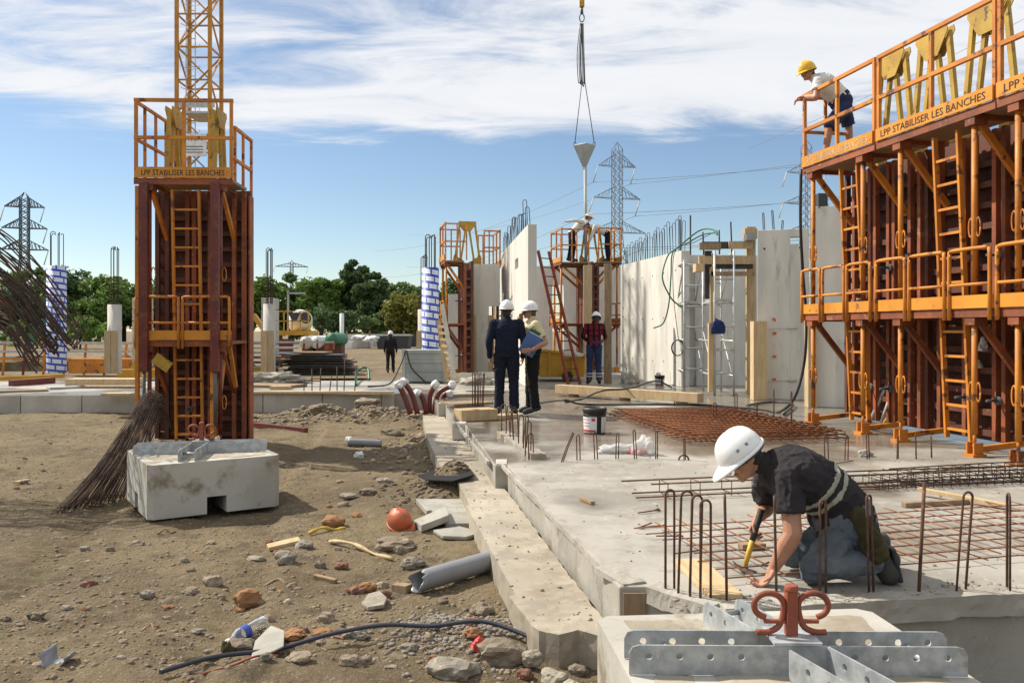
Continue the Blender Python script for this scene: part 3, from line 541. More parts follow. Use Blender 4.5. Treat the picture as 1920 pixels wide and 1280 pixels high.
# ================================================================== ballast blocks of the form props
def scroll(t, c, mat, k=.84):
    # upright screw with two curled handles
    q = lambda x, z: V((c.x+x*.88, c.y, c.z+z*k))
    o = ob('screw_post', MB().box(q(0,.12), (.040,.040,.24*k)).cyl(q(0,.24), q(0,.27), .028, .024, 8).box(q(0,.085), (.20,.020,.013)), mat, t, .003)
    for sd in (-1,1):
        pts = [q(sd*.145,.03), q(sd*.10,.03), q(sd*.055,.055), q(sd*.035,.11)]
        for j in range(11):
            u = math.pi-j*(math.pi*1.42/10); pts.append(q(sd*(.092+.062*math.cos(u)), .165+.062*math.sin(u)))
        ob('scroll_handle', MB().tube(catm(pts, 3), .0115, 8), mat, o)
def holed(u0, u1, h, hs, fn, th_=.004, r=.0125, hz=.065):
    # steel plate with round holes cut through it, ends clipped at the top
    mb = MB(); c = .03; cu = u0; n = 16
    def slab_(pl): mb.prism(pl, -th_, th_, fn)
    for u in hs+[None]:
        e = (u-c) if u is not None else u1
        if e-cu > 1e-4:
            pl = [(cu,0),(e,0)]; pl += [(e,h*.72),(e-.012,h*.93),(e-.035,h)] if u is None and u1 > .3 else [(e,h)]; pl += [(cu+.035,h),(cu+.012,h*.93),(cu,h*.72)] if cu == u0 and u0 < -.3 else [(cu,h)]; slab_(pl)
        if u is None: break
        cir = [(u+r*math.cos(2*math.pi*j/n), hz+r*math.sin(2*math.pi*j/n)) for j in range(n)]; sq = []
        for j in range(n):
            q = 2*math.pi*j/n; x, y = math.cos(q), math.sin(q); k = 1/max(abs(x), abs(y)); x, y = x*k, y*k; sq.append((u+c*x, hz+(h-hz if y > 0 else hz)*y))
        vs = [fn(a, b, z) for z in (-th_, th_) for a, b in cir+sq]; m2 = 2*n
        mb.add(vs, [(j, (j+1)%n, n+(j+1)%n, n+j)[::-1] for j in range(n)]+[(m2+j, m2+(j+1)%n, m2+n+(j+1)%n, m2+n+j) for j in range(n)]+[(j, m2+j, m2+(j+1)%n, (j+1)%n) for j in range(n)]+[(n+j, n+(j+1)%n, m2+n+(j+1)%n, m2+n+j) for j in range(n)]); cu = u+c
    return mb
gb = -.405
def ballast(loc, rz, a1, a2, label, ln=1.26):
    t = T('ballast_block', label, 'concrete block', loc, 0, 'concrete ballast blocks for the form props'); t.rotation_euler = (0,0,0)
    W, D, H = 1.22, 1.22, .50; Rm = Matrix.Rotation(rz, 4, 'Z'); L_ = V(loc)
    def w(x, y, z): return L_+Rm@V((x, y, z))
    bm = bmesh.new()
    # body as a ring of boxes round two fork pockets
    mb = MB(); f = lambda a, b, z: w(a, b, z)
    def bx(x0, x1, y0, y1, z0, z1): mb.add([w(x, y, z) for z in (z0,z1) for y in (y0,y1) for x in (x0,x1)], [(0,2,3,1),(4,5,7,6),(0,1,5,4),(2,6,7,3),(0,4,6,2),(1,3,7,5)])
    ch = .05; pk = .09
    hw, hd = W/2, D/2
    poly = [(-hw+ch,-hd),(hw-ch,-hd),(hw,-hd+ch),(hw,hd-ch),(hw-ch,hd),(-hw+ch,hd),(-hw,hd-ch),(-hw,-hd+ch)]
    mb.prism(poly, .16, H, f)
    for sx in (-1,1):
        for sy in (-1,1):
            q = [(sx*pk, sy*pk), (sx*(hw), sy*pk), (sx*hw, sy*(hd-ch)), (sx*(hw-ch), sy*hd), (sx*pk, sy*hd)]
            if sx*sy < 0: q = q[::-1]
            mb.prism(q, 0, .16, f)
    body = ob('block_body', mb, m['block'], t)
    iw = lambda a, b: w(a, b, 0)[:2]
    me_ = rough_prism([iw(-.50,-.40), iw(-.42,-.53), iw(-.1,-.47), iw(.2,-.54), iw(.5,-.5), iw(.52,-.1), iw(.46,.2), iw(.53,.5), iw(.2,.55), iw(-.2,.5), iw(-.5,.54), iw(-.46,.1), iw(-.54,-.1)], gb+H-.02, gb+H+.004, .06, .006, 4) ; link('dirt_layer', me_, m['foot'], body)
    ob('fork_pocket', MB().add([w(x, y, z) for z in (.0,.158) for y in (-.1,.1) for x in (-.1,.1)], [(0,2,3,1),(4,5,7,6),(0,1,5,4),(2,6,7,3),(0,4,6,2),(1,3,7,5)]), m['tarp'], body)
    zc = H+.004
    for k, ang in enumerate((a1, a2)):
        d = V((math.cos(ang), math.sin(ang), 0)); s = V((-d.y, d.x, 0))
        for sd in (-1,1):
            o_ = L_+s*sd*.075
            spans = ((-ln/2, ln/2),) if k == 0 else ((-ln/2, -.095), (.095, ln*.40))
            for (u0, u1) in spans:
                h = .105; hs = [u for u in (-.53,-.42,-.31,-.2,.2,.31,.42,.53) if u0+.035 < u < u1-.035]
                ob('rail_plate', holed(u0, u1, h, hs, lambda a, b, z: o_+d*a+s*z+V((0,0,zc+b))), m['galv'], t)
        for u in (-.45, .45): ob('spacer', MB().cyl(L_+d*u-s*.07+V((0,0,zc+.05)), L_+d*u+s*.07+V((0,0,zc+.05)), .012, n=8), m['galv'], t)
    ob('top_plate', MB().box(L_+V((.0,0,zc+.113)), (.17,.17,.010), (0,0,a1)), m['galv'], t)
    scroll(t, L_+V((0,0,zc+.118-.012)), m['scroll'], .72); return t
ballast(V((1.02,3.08,gb)), R(5), R(-1), R(108), 'weathered concrete ballast block with galvanised cross in the near right corner', 1.20)
ballast(V((-3.13,8.50,gb)), R(33), R(14), R(98), 'whole concrete ballast block at the foot of the left formwork tower')

# ================================================================== steel wall forms
def bracket(t, cx_, y, z, mat, along=True, s=1.0):
    # yellow lifting stirrup: a wide head plate carried by splayed legs
    fn = (lambda yy: (lambda a, b, w: V((cx_+a*s*.76, yy+w, z+b*s)))) if along else (lambda yy: (lambda a, b, w: V((cx_+w, yy+a*s*.8, z+b*s))))
    hp = [(-.22,.86),(.22,.86),(.235,.82),(.09,.66),(-.09,.66),(-.235,.82)]
    o = None
    for off in (-.05,.05):
        f = fn(y+(off if along else 0)); g_ = f if along else (lambda a, b, w, off=off: V((cx_+off+w, y+a*s*.8, z+b*s)))
        h = ob('head_plate', MB().prism(hp, -.006, .006, g_), mat, t); o = o or h
    for sd in (-1,1):
        for pts in ([(.225,.82),(.18,.77),(.29,.12),(.34,.12)], [(.075,.68),(.03,.66),(.145,.08),(.19,.08)], [(.13,-.05),(.37,-.05),(.37,.10),(.34,.17),(.28,.14),(.22,.10),(.13,.08)]):
            q = [(sd*a, b) for a, b in pts]; q = q if sd > 0 else q[::-1]
            ob('bracket_leg', MB().prism(q, -.025, .025, fn(y)), mat, o)
def hoop(mb, x0, x1, y, z0, h, r=.021, mid=.5, c=.07):
    mb.tube(catm([(x0,y,z0),(x0,y,z0+h-c),(x0+c*.3,y,z0+h-c*.3),(x0+c,y,z0+h),(x1-c,y,z0+h),(x1-c*.3,y,z0+h-c*.3),(x1,y,z0+h-c),(x1,y,z0)], 2), r, 6)
    if mid: mb.tube([(x0,y,z0+h*mid), (x1,y,z0+h*mid)], r*.9, 6)
def form(loc, rz, w, label, Hd=3.64, Hr=1.04, Hm=1.55, D=.72, text=None, ladder=.45, props=(.18,.82), red=False, brack=(.5,), balong=True, name='wall_form', z0=0, mid=True, rails='front', lettermat='letter', feet=True, ends=(False, False), group='steel wall forms with work platforms'):
    t = T(name, label, 'formwork', loc, rz, group, local=True)
    O, TO, BR, DB = m['orange'], m['toe'], m['brown'], m['dbrown']
    ob('form_skin', MB().mm((0,D+.12,.06), (w,D+.20,Hd-.03)), DB, t)
    rb = MB().mm((.02,D,-.035), (w-.02,D+.118,.035)).mesh('rib'); nr = int((Hd-.3)/.235)
    for i in range(nr):
        o = link('rib', rb, BR if i%3 else DB, t); o.location = (0,0,.16+i*.235)
    for x in (.05, w*.14, w*.36, w*.43, w*.60, w*.67, w*.86, w-.05): ob('stiffener', MB().mm((x-.03,D-.07,.10), (x+.03,D-.003,Hd-.08)), BR if x > .2 else DB, t)
    for i in range(2):
        for x in (w*.39, w*.64):
            c_ = V((x, D-.1, .55+i*1.6)); ob('tie_nut', MB().cyl(c_, c_+V((0,.1,0)), .05, n=10).cyl(c_-V((0,.13,0)), c_, .016, n=6), m['rope'], t)
    def deck(z, h, tb, hoops, front=0.0, last=False):
        ob('deck_plate', MB().mm((0,front+.012,z-.055), (w,D-.075,z-.015)), m['wood2'] if last else BR, t)
        ob('edge_angle', MB().mm((0,front,z-.09), (w,front+.010,z+.0)), BR, t)
        tbo = ob('toe_board', MB().mm((.015,front-.022,z+.004), (w-.015,front-.003,z+tb)), TO, t)
        if last:
            k = max(2, round(w/.85)+1); pm = MB().box((0,0,h/2), (.042,.042,h)).mesh('guard_post')
            for i in range(k):
                o = link('guard_post', pm, O, t); o.location = (.025+(w-.05)*i/(k-1), front+.022, z)
            for u in (h, h*.52): ob('guard_rail', MB().bar((0,front+.022,z+u), (w,front+.022,z+u), .046, .046), O, t)
            for sd, e in enumerate(ends):
                if e:
                    xx = .02 if sd == 0 else w-.02; g_ = MB()
                    for u in (h*.98, h*.5): g_.bar((xx,front+.05,z+u), (xx,e,z+u), .04)
                    for yy in np.linspace(front+.35, e, max(2, int((e-front)/.4))): g_.bar((xx,yy,z), (xx,yy,z+h*.98), .036)
                    ob('end_rail', g_, O, t)
        else:
            for a, b in hoops:
                g_ = MB(); hoop(g_, a, b, front-.03, z-.12, h); ob('guard_hoop', g_, O, t)
        return tbo
    tb = deck(Hd, Hr, .155, None, last=True)
    if text: txt(text, .115, (.11, -.0245, Hd+.035), 0, m[lettermat], tb, width=w-.22)
    if mid: deck(Hm, .74, .14, [(.04,w*.30), (w*.34,w*.64), (w*.68,w-.04)] if w > 1.6 else [(.04,w*.46), (w*.5,w-.04)])
    for x in props:
        x *= w
        for (za, zb_, q) in ((Hd-.09, Hm+.02, 1), (Hm-.1, .12, 0)):
            pr = MB().cyl((x,.07,zb_+.12), (x,.07,za), .031, n=10).cyl((x,.07,zb_), (x,.07,zb_+.14), .018, n=8); po = ob('prop', pr, m['red'] if red else O, t)
            zc = zb_+.42*(za-zb_)
            for sd in (-1,1):
                c_ = [V((x+sd*.055+.03*math.cos(u), .07, zc+.10*math.sin(u))) for u in [2*math.pi*i/12 for i in range(13)]]; ob('turn_handle', MB().tube(c_, .009, 5), O, po)
        if feet:
            ft = ob('prop_foot', MB().box((x,.07,.015), (.16,.16,.03)).box((x-.05,.07,.09), (.02,.11,.12)).box((x+.05,.07,.09), (.02,.11,.12)).cyl((x-.07,.07,.11), (x+.07,.07,.11), .016, n=6), O, t)
            ob('foot_arm', MB().bar((x,.13,.075), (x,D-.07,.12), .05, .06), O, ft)
        for zz_ in ((Hd, Hm) if mid else (Hd,)):
            ob('deck_bracket', MB().bar((x,.10,zz_-.10), (x,D-.02,zz_-.82), .05, .07), O if zz_ == Hd else m['brown'], t); ob('bracket_shoe', MB().box((x,.09,zz_-.12), (.14,.16,.10)), BR, t)
            ob('deck_beam', MB().bar((x,.02,zz_-.075), (x,D-.02,zz_-.075), .05, .06), BR, t)
    if ladder is not None:
        for lx in (ladder if isinstance(ladder, tuple) else (ladder,)):
            x = lx*w; lo = ob('ladder', MB().bar((x-.19,.26,.12), (x-.19,.10,Hd-.15), .032, .055).bar((x+.19,.26,.12), (x+.19,.10,Hd-.15), .032, .055), O, t); rg = MB().bar((-.19,0,0), (.19,0,0), .028, .028).mesh('rung')
            for i in range(int((Hd-.35)/.272)):
                z = .22+i*.272; o = link('rung', rg, O, lo); o.location = (x, .26-.16*(z-.12)/(Hd-.27), z)
    for b_ in brack: bracket(t, b_*w, D+.16, Hd, m['yellow'], balong, 1.68 if balong else 1.42)
    return t
TXT = 'LPP STABILISER LES BANCHES'
th = math.atan2(-.983, .185); dx_ = V((.185,-.983,0)); st0 = V((4.17,12.1,0))
lens_ = [(0,1.70,1.72),(1.74,1.96,1.98),(3.72,2.0,2.0),(5.74,2.0,2.0)]
labs = ['orange steel wall form at the far left end of the right row', 'second orange steel wall form of the right row with clearly stencilled toe board', 'third orange steel wall form of the right row cut by the right frame edge', 'orange wall form just outside the right frame edge']
for i, (s0, w, _) in enumerate(lens_[:3]):
    form(st0+dx_*s0, th, w, labs[i], text=TXT, ladder=(.59,) if i == 0 else (.57,) if i == 1 else (.45,), props=(.10,.80) if i == 0 else (.19,.81) if i == 1 else (.10,.42,.75), brack=(.48,.97) if i == 0 else (.43,) if i == 1 else (.10,.6), lettermat='letterw' if i == 0 else 'letter', ends=(.72, False) if i == 0 else (False, False))
form(V((-5.41,12.05,-.42)), R(2), 1.40, 'free standing orange and red formwork tower on the dirt', Hd=3.92, Hm=1.60, D=.80, Hr=1.12, text=TXT, ladder=.50, props=(.14,.86), red=True, brack=(.17,.64), balong=False, name='formwork_tower', ends=(2.0,False), feet=False)
tw = [o for o in bpy.data.objects if o.name == 'formwork_tower'][0]
# rear platform and side pieces of the tower
ob('rear_deck', MB().mm((.05,1.02,3.80), (1.10,2.1,3.86)), m['brown'], tw)
gr = MB()
for yy in (1.15,1.6,2.08): gr.bar((1.10,yy,3.62), (1.10,yy,4.92), .04)
for u in (4.92,4.42): gr.bar((1.10,1.12,u), (1.10,2.1,u), .045)
ob('rear_guard', gr, m['orange'], tw)
ob('side_channel', MB().mm((1.405,.80,.05), (1.425,1.02,3.80)), m['brown'], tw)
for x in (.12,1.18): ob('outer_upright', MB().bar((x-.06,-.02,.1), (x-.06,-.02,3.8), .05), m['orange'], tw)
for x in (.17,1.17): ob('red_strut', MB().mm((x-.06,-.10,1.15), (x+.06,-.03,3.85)), m['red'], tw, .006); ob('strut_screw', MB().cyl((x,-.06,.35), (x,-.06,1.2), .025, n=8), m['rope'], tw)
ob('name_plate', MB().box((.42,-.05,1.28), (.26,.02,.16), (0,R(35),0)), m['yellow'], tw)
ob('lower_stay', MB().bar((1.12,.0,.1), (1.20,.3,1.5), .06).bar((1.3,.5,.9), (1.3,.2,1.5), .05), m['orange'], tw)
# forms standing among the far walls
form(P(824,700,25.2)*1+V((0,0,0)), th, 1.5, 'orange wall form with guard rails left of the far concrete wall', Hd=3.28, Hm=1.5, D=.62, ladder=None, props=(.2,.8), brack=(.3,), balong=False, name='wall_form', ends=(.62,.62))
pC = P(939,0,25.4); form(V((pC.x,25.4,0)), th+math.pi, 1.3, 'wall form whose orange guard rails show above the door wall', Hd=3.28, Hm=1.5, D=.55, ladder=None, props=(.2,.8), brack=(), ends=(.5,.5))
pA = P(1032,0,28); form(V((pA.x,28,0)), th, 1.5, 'orange wall form under the two workers, left of its lifting stirrup', Hd=3.48, Hm=1.55, D=.95, ladder=None, props=(.2,.8), brack=(.75,), balong=False, ends=(.9,.9))
pB = P(1166,0,26.4); form(V((pB.x,26.4,0)), th+math.pi, 1.4, 'orange wall form under the two workers, right of its lifting stirrup', Hd=3.48, Hm=1.55, D=.80, ladder=None, props=(.2,.8), brack=(), ends=(.75,.75))

# ================================================================== concrete walls
def wall(a, b, th_, z1, label, holes=(), z0=0.003, rag=None, name='concrete_wall'):
    # a, b: ends of the visible face; th_ pushes the wall away from it; holes = (u0,u1,za,zb) in metres along the face
    a = V((a[0],a[1],0)); b = V((b[0],b[1],0)); d = (b-a); L_ = d.length; d = d/L_; s = V((-d.y,d.x,0))
    t = T(name, label, 'wall', a, 0, 'cast concrete walls'); mb = MB()
    def bx(u0, u1, za, zb):
        if u1-u0 > 1e-4 and zb-za > 1e-4: mb.add([a+d*u+s*y+V((0,0,z)) for z in (za,zb) for y in (0,th_) for u in (u0,u1)], [(0,2,3,1),(4,5,7,6),(0,1,5,4),(2,6,7,3),(0,4,6,2),(1,3,7,5)] if th_ > 0 else [(0,1,3,2),(4,6,7,5),(0,4,5,1),(2,3,7,6),(0,2,6,4),(1,5,7,3)])
    cu = 0
    for (u0, u1, za, zb) in sorted(holes): bx(cu, u0, z0, z1); bx(u0, u1, z0, za); bx(u0, u1, zb, z1); cu = u1
    bx(cu, L_, z0, z1); ob('wall_body', mb, m['wall'], t, .006)
    def at(u, z, off=-.003): return a+d*u+V((0,0,z))+s*(off if th_ > 0 else -off)
    return t, at, L_, d, s
ties = MB().cyl((0,-.002,0), (0,.004,0), .022, n=10).mesh('tie_hole')
def tie(t, p, d):
    o = link('tie_hole', ties, m['hatd'], t); o.location = p; o.rotation_euler = (0,0,math.atan2(d.y,d.x))
n0 = P(990,0,19.1); f0 = P(938,0,27)
w1, at1, L1, d1, s1 = wall((f0.x,27), (n0.x,19.1), .20, 3.72, 'tall bright concrete wall with a small slot, behind the standing men', holes=((4.9,5.75,2.90,3.16),))
w2, at2, L2, d2, s2 = wall((P(884,0,24.6).x,24.6), (P(937,0,24.6).x,24.6), .25, 3.25, 'shaded concrete wall with a door opening beside the far wall form', holes=((.50,.824,.0,2.02),))
for u in (.02,.50): ob('timber_stop', MB().bar(at2(u+.06,.02,-.03), at2(u+.06,1.75,-.03), .13, .05, (0,1,0)), m['woodz'], w2)
w2b, at2b, *_ = wall((P(840,0,29).x,29), (P(884,0,29).x,29), .25, 2.55, 'low pale wall seen through the far wall form')
w5, at5, L5, d5, s5 = wall((P(1006,0,29.4).x,29.4), (P(1172,0,29.4).x,29.4), .22, 3.55, 'grey shaded wall behind the platform with two workers', holes=((.55,.95,.3,2.9),))
n3 = (3.94,19.6); f3 = (3.12,24.2)
w3, at3, L3, d3, s3 = wall(f3, n3, .20, 3.17, 'broad sunlit concrete wall dotted with tie holes')
for z in (.55,1.62,2.72):
    for u in (.45,1.1,1.9,2.7,3.5,4.3): tie(w3, at3(u, z+.02*math.sin(u*9), -.002), d3)
for u in (.25,): 
    for z in (.9,1.3,1.7,1.95): ob('orange_mark', MB().box(at3(u, z, -.003), (.02,.05,.05), (0,0,math.atan2(d3.y,d3.x)+R(90))), m['orpatch'], w3)
w6, at6, L6, d6, s6 = wall((3.95,19.95), (6.6,20.05), .2, 3.10, 'grey wall in shade behind the tube scaffold')
w4, at4, L4, d4, s4 = wall((P(1420,0,16.2).x,16.2), (P(1517,0,15.9).x,15.9), .22, 3.24, 'grey wall facing the camera with square hole and orange patches', holes=((.60,.79,2.96,3.09),))
for (u, z, r_) in ((.32,1.52,R(30)),(.33,1.26,0),(.33,.82,0),(.32,.38,0),(.10,.24,R(80))): ob('orange_patch', MB().box(at4(u, z, -.004), (.10,.006,.05), (0,r_,0)), m['orpatch'], w4)
for z in (1.36,.36):
    ob('tie_bar', MB().tube([at4(0.0,z-.02,-.02), at4(.55,z,-.02), at4(.73,z+.01,-.02)], .006, 5).tube([at4(.55,z,-.015), at4(.72,z+.01,-.015)], .022, 6), m['beige'], w4)
for u, z in ((.13,2.88),(.78,2.88)): tie(w4, at4(u, z), d4)
ob('timber_stop', MB().mm((P(1412,0,15.9).x,15.86,.005), (P(1437,0,15.9).x,16.10,1.49)), m['woodz'], w4)
w7, at7, *_ = wall((P(1518,0,14.6).x,14.6), (6.4,13.9), .22, 3.45, 'grey wall partly hidden behind the right wall forms')
ob('timber_stop', MB().mm((P(1514,0,14.4).x,14.36,.005), (P(1530,0,14.4).x,14.55,1.62)), m['woodz'], w7)
ob('pipe_stub', MB().box(at7(.18,3.55,.1), (.16,.16,.26)), m['tarp'], w7)
# lintel bay between broad wall and grey wall
lt = T('shuttered_lintel', 'timber shuttering with black ply over the opening by the tube scaffold', 'shuttering', P(1365,748,17.5)); Yl = 17.2
def lb(x0, x1, y0, y1, mat, nm, dY=0, th_=.08): a = P(x0, y1, Yl+dY); b = P(x1, y0, Yl+dY); return ob(nm, MB().mm((a.x, Yl+dY, a.z), (b.x, Yl+dY+th_, b.z)), mat, lt)
lb(1317,1413,453,466,m['tarp'],'ply_sheet'); lb(1312,1352,455,468,m['wood2'],'timber_beam',-.05); lb(1367,1412,452,466,m['wood'],'timber_beam',-.06); lb(1311,1412,480,495,m['wood'],'timber_beam',-.08); lb(1305,1320,494,509,m['wood'],'timber_block',-.25,.3)
lb(1340,1412,495,504,m['tarp'],'ply_sheet',-.02); lb(1333,1416,509,517,m['wood2'],'timber_beam',-.1); lb(1322,1335,470,560,m['tarp'],'ply_upright',.1); lb(1400,1417,425,748,m['woodz'],'timber_post',.15); lb(1397,1420,428,447,m['wood'],'timber_block',-.06,.2); lb(1329,1341,605,735,m['woodz'],'timber_post',-.2,.1); lb(1332,1338,500,610,m['woodz'],'timber_post',-.1,.06)
lb(1400,1418,437,450,m['steel'],'clamp',-.25,.2)
# ================================================================== reinforcement on the slab
def hairpin(base, h, sp, yaw, lean=(0,0), r=.006, label='', group='', mat=None, legs=(0,0), name='rebar_loop'):
    d = V((math.cos(yaw), math.sin(yaw), 0)); ln = V((lean[0], lean[1], 0)); base = V(base); mb = MB(); R_ = sp/2; hh = h-R_
    pts = [base-d*R_+V((0,0,-.03+legs[0])), base-d*R_+ln*.5+V((0,0,hh*.5)), base-d*R_+ln+V((0,0,hh))]
    for k in range(1, 8): u = math.pi-math.pi*k/8; pts.append(base+ln+d*R_*math.cos(u)+V((0,0,hh+R_*math.sin(u))))
    pts += [base+d*R_+ln+V((0,0,hh)), base+d*R_+ln*.5+V((0,0,hh*.5)), base+d*R_+V((0,0,-.03+legs[1]))]
    return tag(ob(name, mb.tube(pts, r, 6), mat or m['rust']), label, 'rebar', group)
near = [(1256,1106,918,17,10,0),(1282,1116,920,22,8,6),(1303,1123,928,20,12,4),(1323,1128,937,20,10,0),(1363,1126,928,7,75,-4),(1456,1112,930,8,72,-4),(1543,1111,938,13,20,0),(1634,1110,928,11,30,-5),(1801,1110,922,20,15,14),(1891,1107,925,9,70,0)]
for i, (px, pb, pt_, sp, yaw, ln) in enumerate(near):
    b = G(px, pb); sc_ = b.y/F; w = sp*sc_/max(.3, math.cos(R(yaw)))
    hairpin(b, (pb-pt_)*sc_, w, R(yaw), (ln*sc_, 0), .0065, f'rusty hairpin bar, {ordw(i)} from the left along the near slab edge', 'hairpin bars along the near slab edge')
b = G(1722,1113); tag(ob('rebar_stub', MB().tube([b-V((0,0,.03)), b+V((.03,0,.56))], .009, 7), m['rust']), 'single thick straight rusty bar leaning at the near slab edge', 'rebar')
for i, (x0, y0, x1, y1) in enumerate(((1230,1004,1281,1004),(1266,1037,1317,1030))):
    z = .32-.05*i; Yb = 4.36; tag(ob('tie_wire', MB().tube([P(x0,y0,Yb), P(x1,y1,Yb)], .004, 5), m['rust']), ['short wire tied across the leftmost near hairpin','wire tied across the second and third near hairpins'][i], 'wire')
mid = [(1085,862,816),(1118,861,810),(1157,860,812),(1192,860,806),(1231,860,808),(1284,862,820)]
for i, (px, pb, pt_) in enumerate(mid):
    b = G(px, pb); hairpin(b, (pb-pt_)*b.y/F, .035, R(20+7*i), (random.uniform(-.02,.02), 0), .006, f'thin hairpin bar, {ordw(i)} from the left in the row beyond the plastic sheet', 'hairpin bars in the middle row')
b = G(1052,866); hairpin(b, .29, .04, R(60), (.12,.05), .006, 'hairpin bar bent far to the right at the left end of the middle row', 'hairpin bars in the middle row')
midr = [(1550,860,814),(1587,862,818),(1628,861,812),(1683,860,816),(1718,860,814),(1747,858,816)]
for i, (px, pb, pt_) in enumerate(midr):
    b = G(px, pb); hairpin(b, (pb-pt_)*b.y/F, .05, R(25+9*i), (random.uniform(-.01,.02), 0), .006, f'thin hairpin bar, {ordw(i)} from the left in the row before the right forms', 'hairpin bars before the right forms')
back = [(1340,800,755),(1380,786,737),(1419,800,756),(1451,795,729),(1484,800,733)]
for i, (px, pb, pt_) in enumerate(back):
    b = G(px, pb); hairpin(b, (pb-pt_)*b.y/F, .06, R(30+13*i), (0,0), .007, f'hairpin bar standing in the rusty mats, {ordw(i)} from the left', 'hairpin bars among the rusty mats')
edge = [(945,815,758),(952,820,760),(960,826,772),(968,832,768),(976,840,778),(983,848,780),(990,855,790),(996,860,812)]
for i, (px, pb, pt_) in enumerate(edge):
    b = G(px, pb); hairpin(b, (pb-pt_)*b.y/F, .06, R(15+20*(i%3)), (random.uniform(-.03,.03), 0), .007, f'hairpin bar in the rough strip at the left slab edge, {ordw(i)} from the far end', 'hairpin bars in the strip by the standing men')
for i, px in enumerate((888,893,898,904)):
    b = G(px, 768+i); hairpin(b, .62, .035, R(20*i), (.01*i, 0), .008, f'upright bar pair on the timber block left of the standing men, {ordw(i)} from the left', 'bars on the timber block')
# rusty mats laid in a stack
def mat_rods(name, label, o, a, b, la, lb, na, nb, r, mat, z, jit=.02, cat='rebar mat', zs=0):
    t = T(name, label, cat, o); a = V((*a,0)).normalized(); b = V((*b,0)).normalized(); o = V((*o[:2], 0))
    for i in range(na):
        q = o+b*(lb*i/(na-1)); s, e = random.uniform(-jit,jit*3), random.uniform(-jit,jit*3); ob('rod', MB().tube([q-a*(s+.08)+V((0,0,z+zs*i)), q+a*(la/2)+V((0,0,z+zs*i+random.uniform(-.004,.006))), q+a*(la+e)+V((0,0,z+zs*i))], r, 5), mat, t)
    for j in range(nb):
        q = o+a*(la*j/(nb-1)); s, e = random.uniform(-jit,jit*2), random.uniform(-jit,jit*2); ob('rod', MB().tube([q-b*(s+.06)+V((0,0,z+2*r)), q+b*(lb+e)+V((0,0,z+2*r+zs*na))], r, 5), mat, t)
    return t
va = (.165,-.986)
for k in range(3):
    mat_rods('rebar_mat', ['lowest of the stacked rusty rebar mats by the bucket','middle one of the stacked rusty rebar mats by the bucket','topmost of the stacked rusty rebar mats by the bucket'][k], (1.52+.05*k,12.9-.1*k,0), va, (.986,.165), 3.25-.1*k, 1.95-.06*k, 15, 17, .0075, m['rusto'], .035+.045*k)
mat_rods('rebar_mat', 'wide thin rusty mesh mat lying around the kneeling worker', (.98,5.55,0), (.971,.24), (.24,-.971), 3.4, 1.15, 8, 20, .0045, m['rusto'], .035, .05)
def cage(p0, p1, w, h, n, label, mat, r=.007):
    t = T('rebar_cage', label, 'rebar cage', p0, 0, 'long rebar cages on the slab'); d = (p1-p0); L_ = d.length; d.normalize(); s = V((-d.y,d.x,0))
    for a in (0,1):
        for c_ in (0,1):
            ex = random.uniform(.0,.3); ob('long_bar', MB().tube([p0-d*ex+s*a*w+V((0,0,.02+c_*h)), p0+d*L_/2+s*a*w+V((0,0,.02+c_*h+.008)), p1+s*a*w+V((0,0,.02+c_*h))], r, 5), mat, t)
    for i in range(n):
        q = p0+d*(L_*(i+.5)/n); ob('stirrup', MB().tube([q+V((0,0,.02)), q+s*w+V((0,0,.02)), q+s*w+V((0,0,.02+h)), q+V((0,0,.02+h)), q+V((0,0,.01))], .0042, 5), mat, t)
    return t
cage(G(1222,936), G(1990,903), .18, .10, 14, 'rusty rebar cage stretching right from behind the white helmet', m['rust'])
cage(G(1640,921), G(2000,905), .22, .07, 22, 'low grey rebar cage lying right of the bent back of the worker', m['drust'], .005)
cage(G(1700,912), G(2050,892), .20, .10, 14, 'upper rebar cage near the right frame edge', m['drust'], .006)
for i, (x0, y0, x1, y1) in enumerate(((1195,992,1247,988),(1197,992,1222,984),(1240,1002,1250,1000),(1196,964,1236,959),(1755,885,1822,873),(1560,872,1600,866),(1660,905,1720,890),(1870,880,1930,868),(1430,1062,1442,1058),(1455,1020,1500,1026))):
    a = G(x0,y0); b = G(x1,y1); a.z = .012; b.z = .015; tag(ob('rod_offcut', MB().tube([a,b], .005, 5), m['rust']), f'loose rusty rod offcut on the slab, {ordw(i)} of the scattered ones', 'rod', 'loose rod offcuts on the slab')
b = G(1282,862); tag(ob('rebar_ring', MB().tube([b+V((.05*math.cos(u), 0, .05*math.sin(u)+.0)) for u in [math.pi*i/10 for i in range(11)]], .009, 6), m['rust']), 'bent bar forming a small arch at the middle row', 'rebar')

# ================================================================== timber and small things on the slab
def board(a, b, w, h, label, mat='wood', cat='timber', name='timber_board', z=None, group=None, bevel=.004):
    a = V(a); b = V(b); up = V((0,0,1)); o = ob(name, MB().bar(a+V((0,0,h/2)), b+V((0,0,h/2)), w, h, up), m[mat], None, bevel); return tag(o, label, cat, group)
a = G(1047,742); b = G(1316,762)
tb_ = T('timber_beam', 'long pale shuttering beam lying on blocks behind the rusty mats', 'timber', a)
ob('beam', MB().bar(a+V((0,.1,.14)), b+V((0,.1,.14)), .20, .165), m['wood'], tb_, .004)
for u in (.12,.5,.88): q = a.lerp(b, u)+V((0,.1,.028)); ob('packing_block', MB().box(q, (.22,.16,.053)), m['wood2'], tb_)
for u in (.05,.40,.93): q = a.lerp(b, u)+V((0,-.002,.14)); ob('bolt_slot', MB().box(q+V((.03,0,.0)), (.02,.02,.06)), m['tarp'], tb_)
def G2(px, py, dz): q = G(px, py); q.z = dz; return q
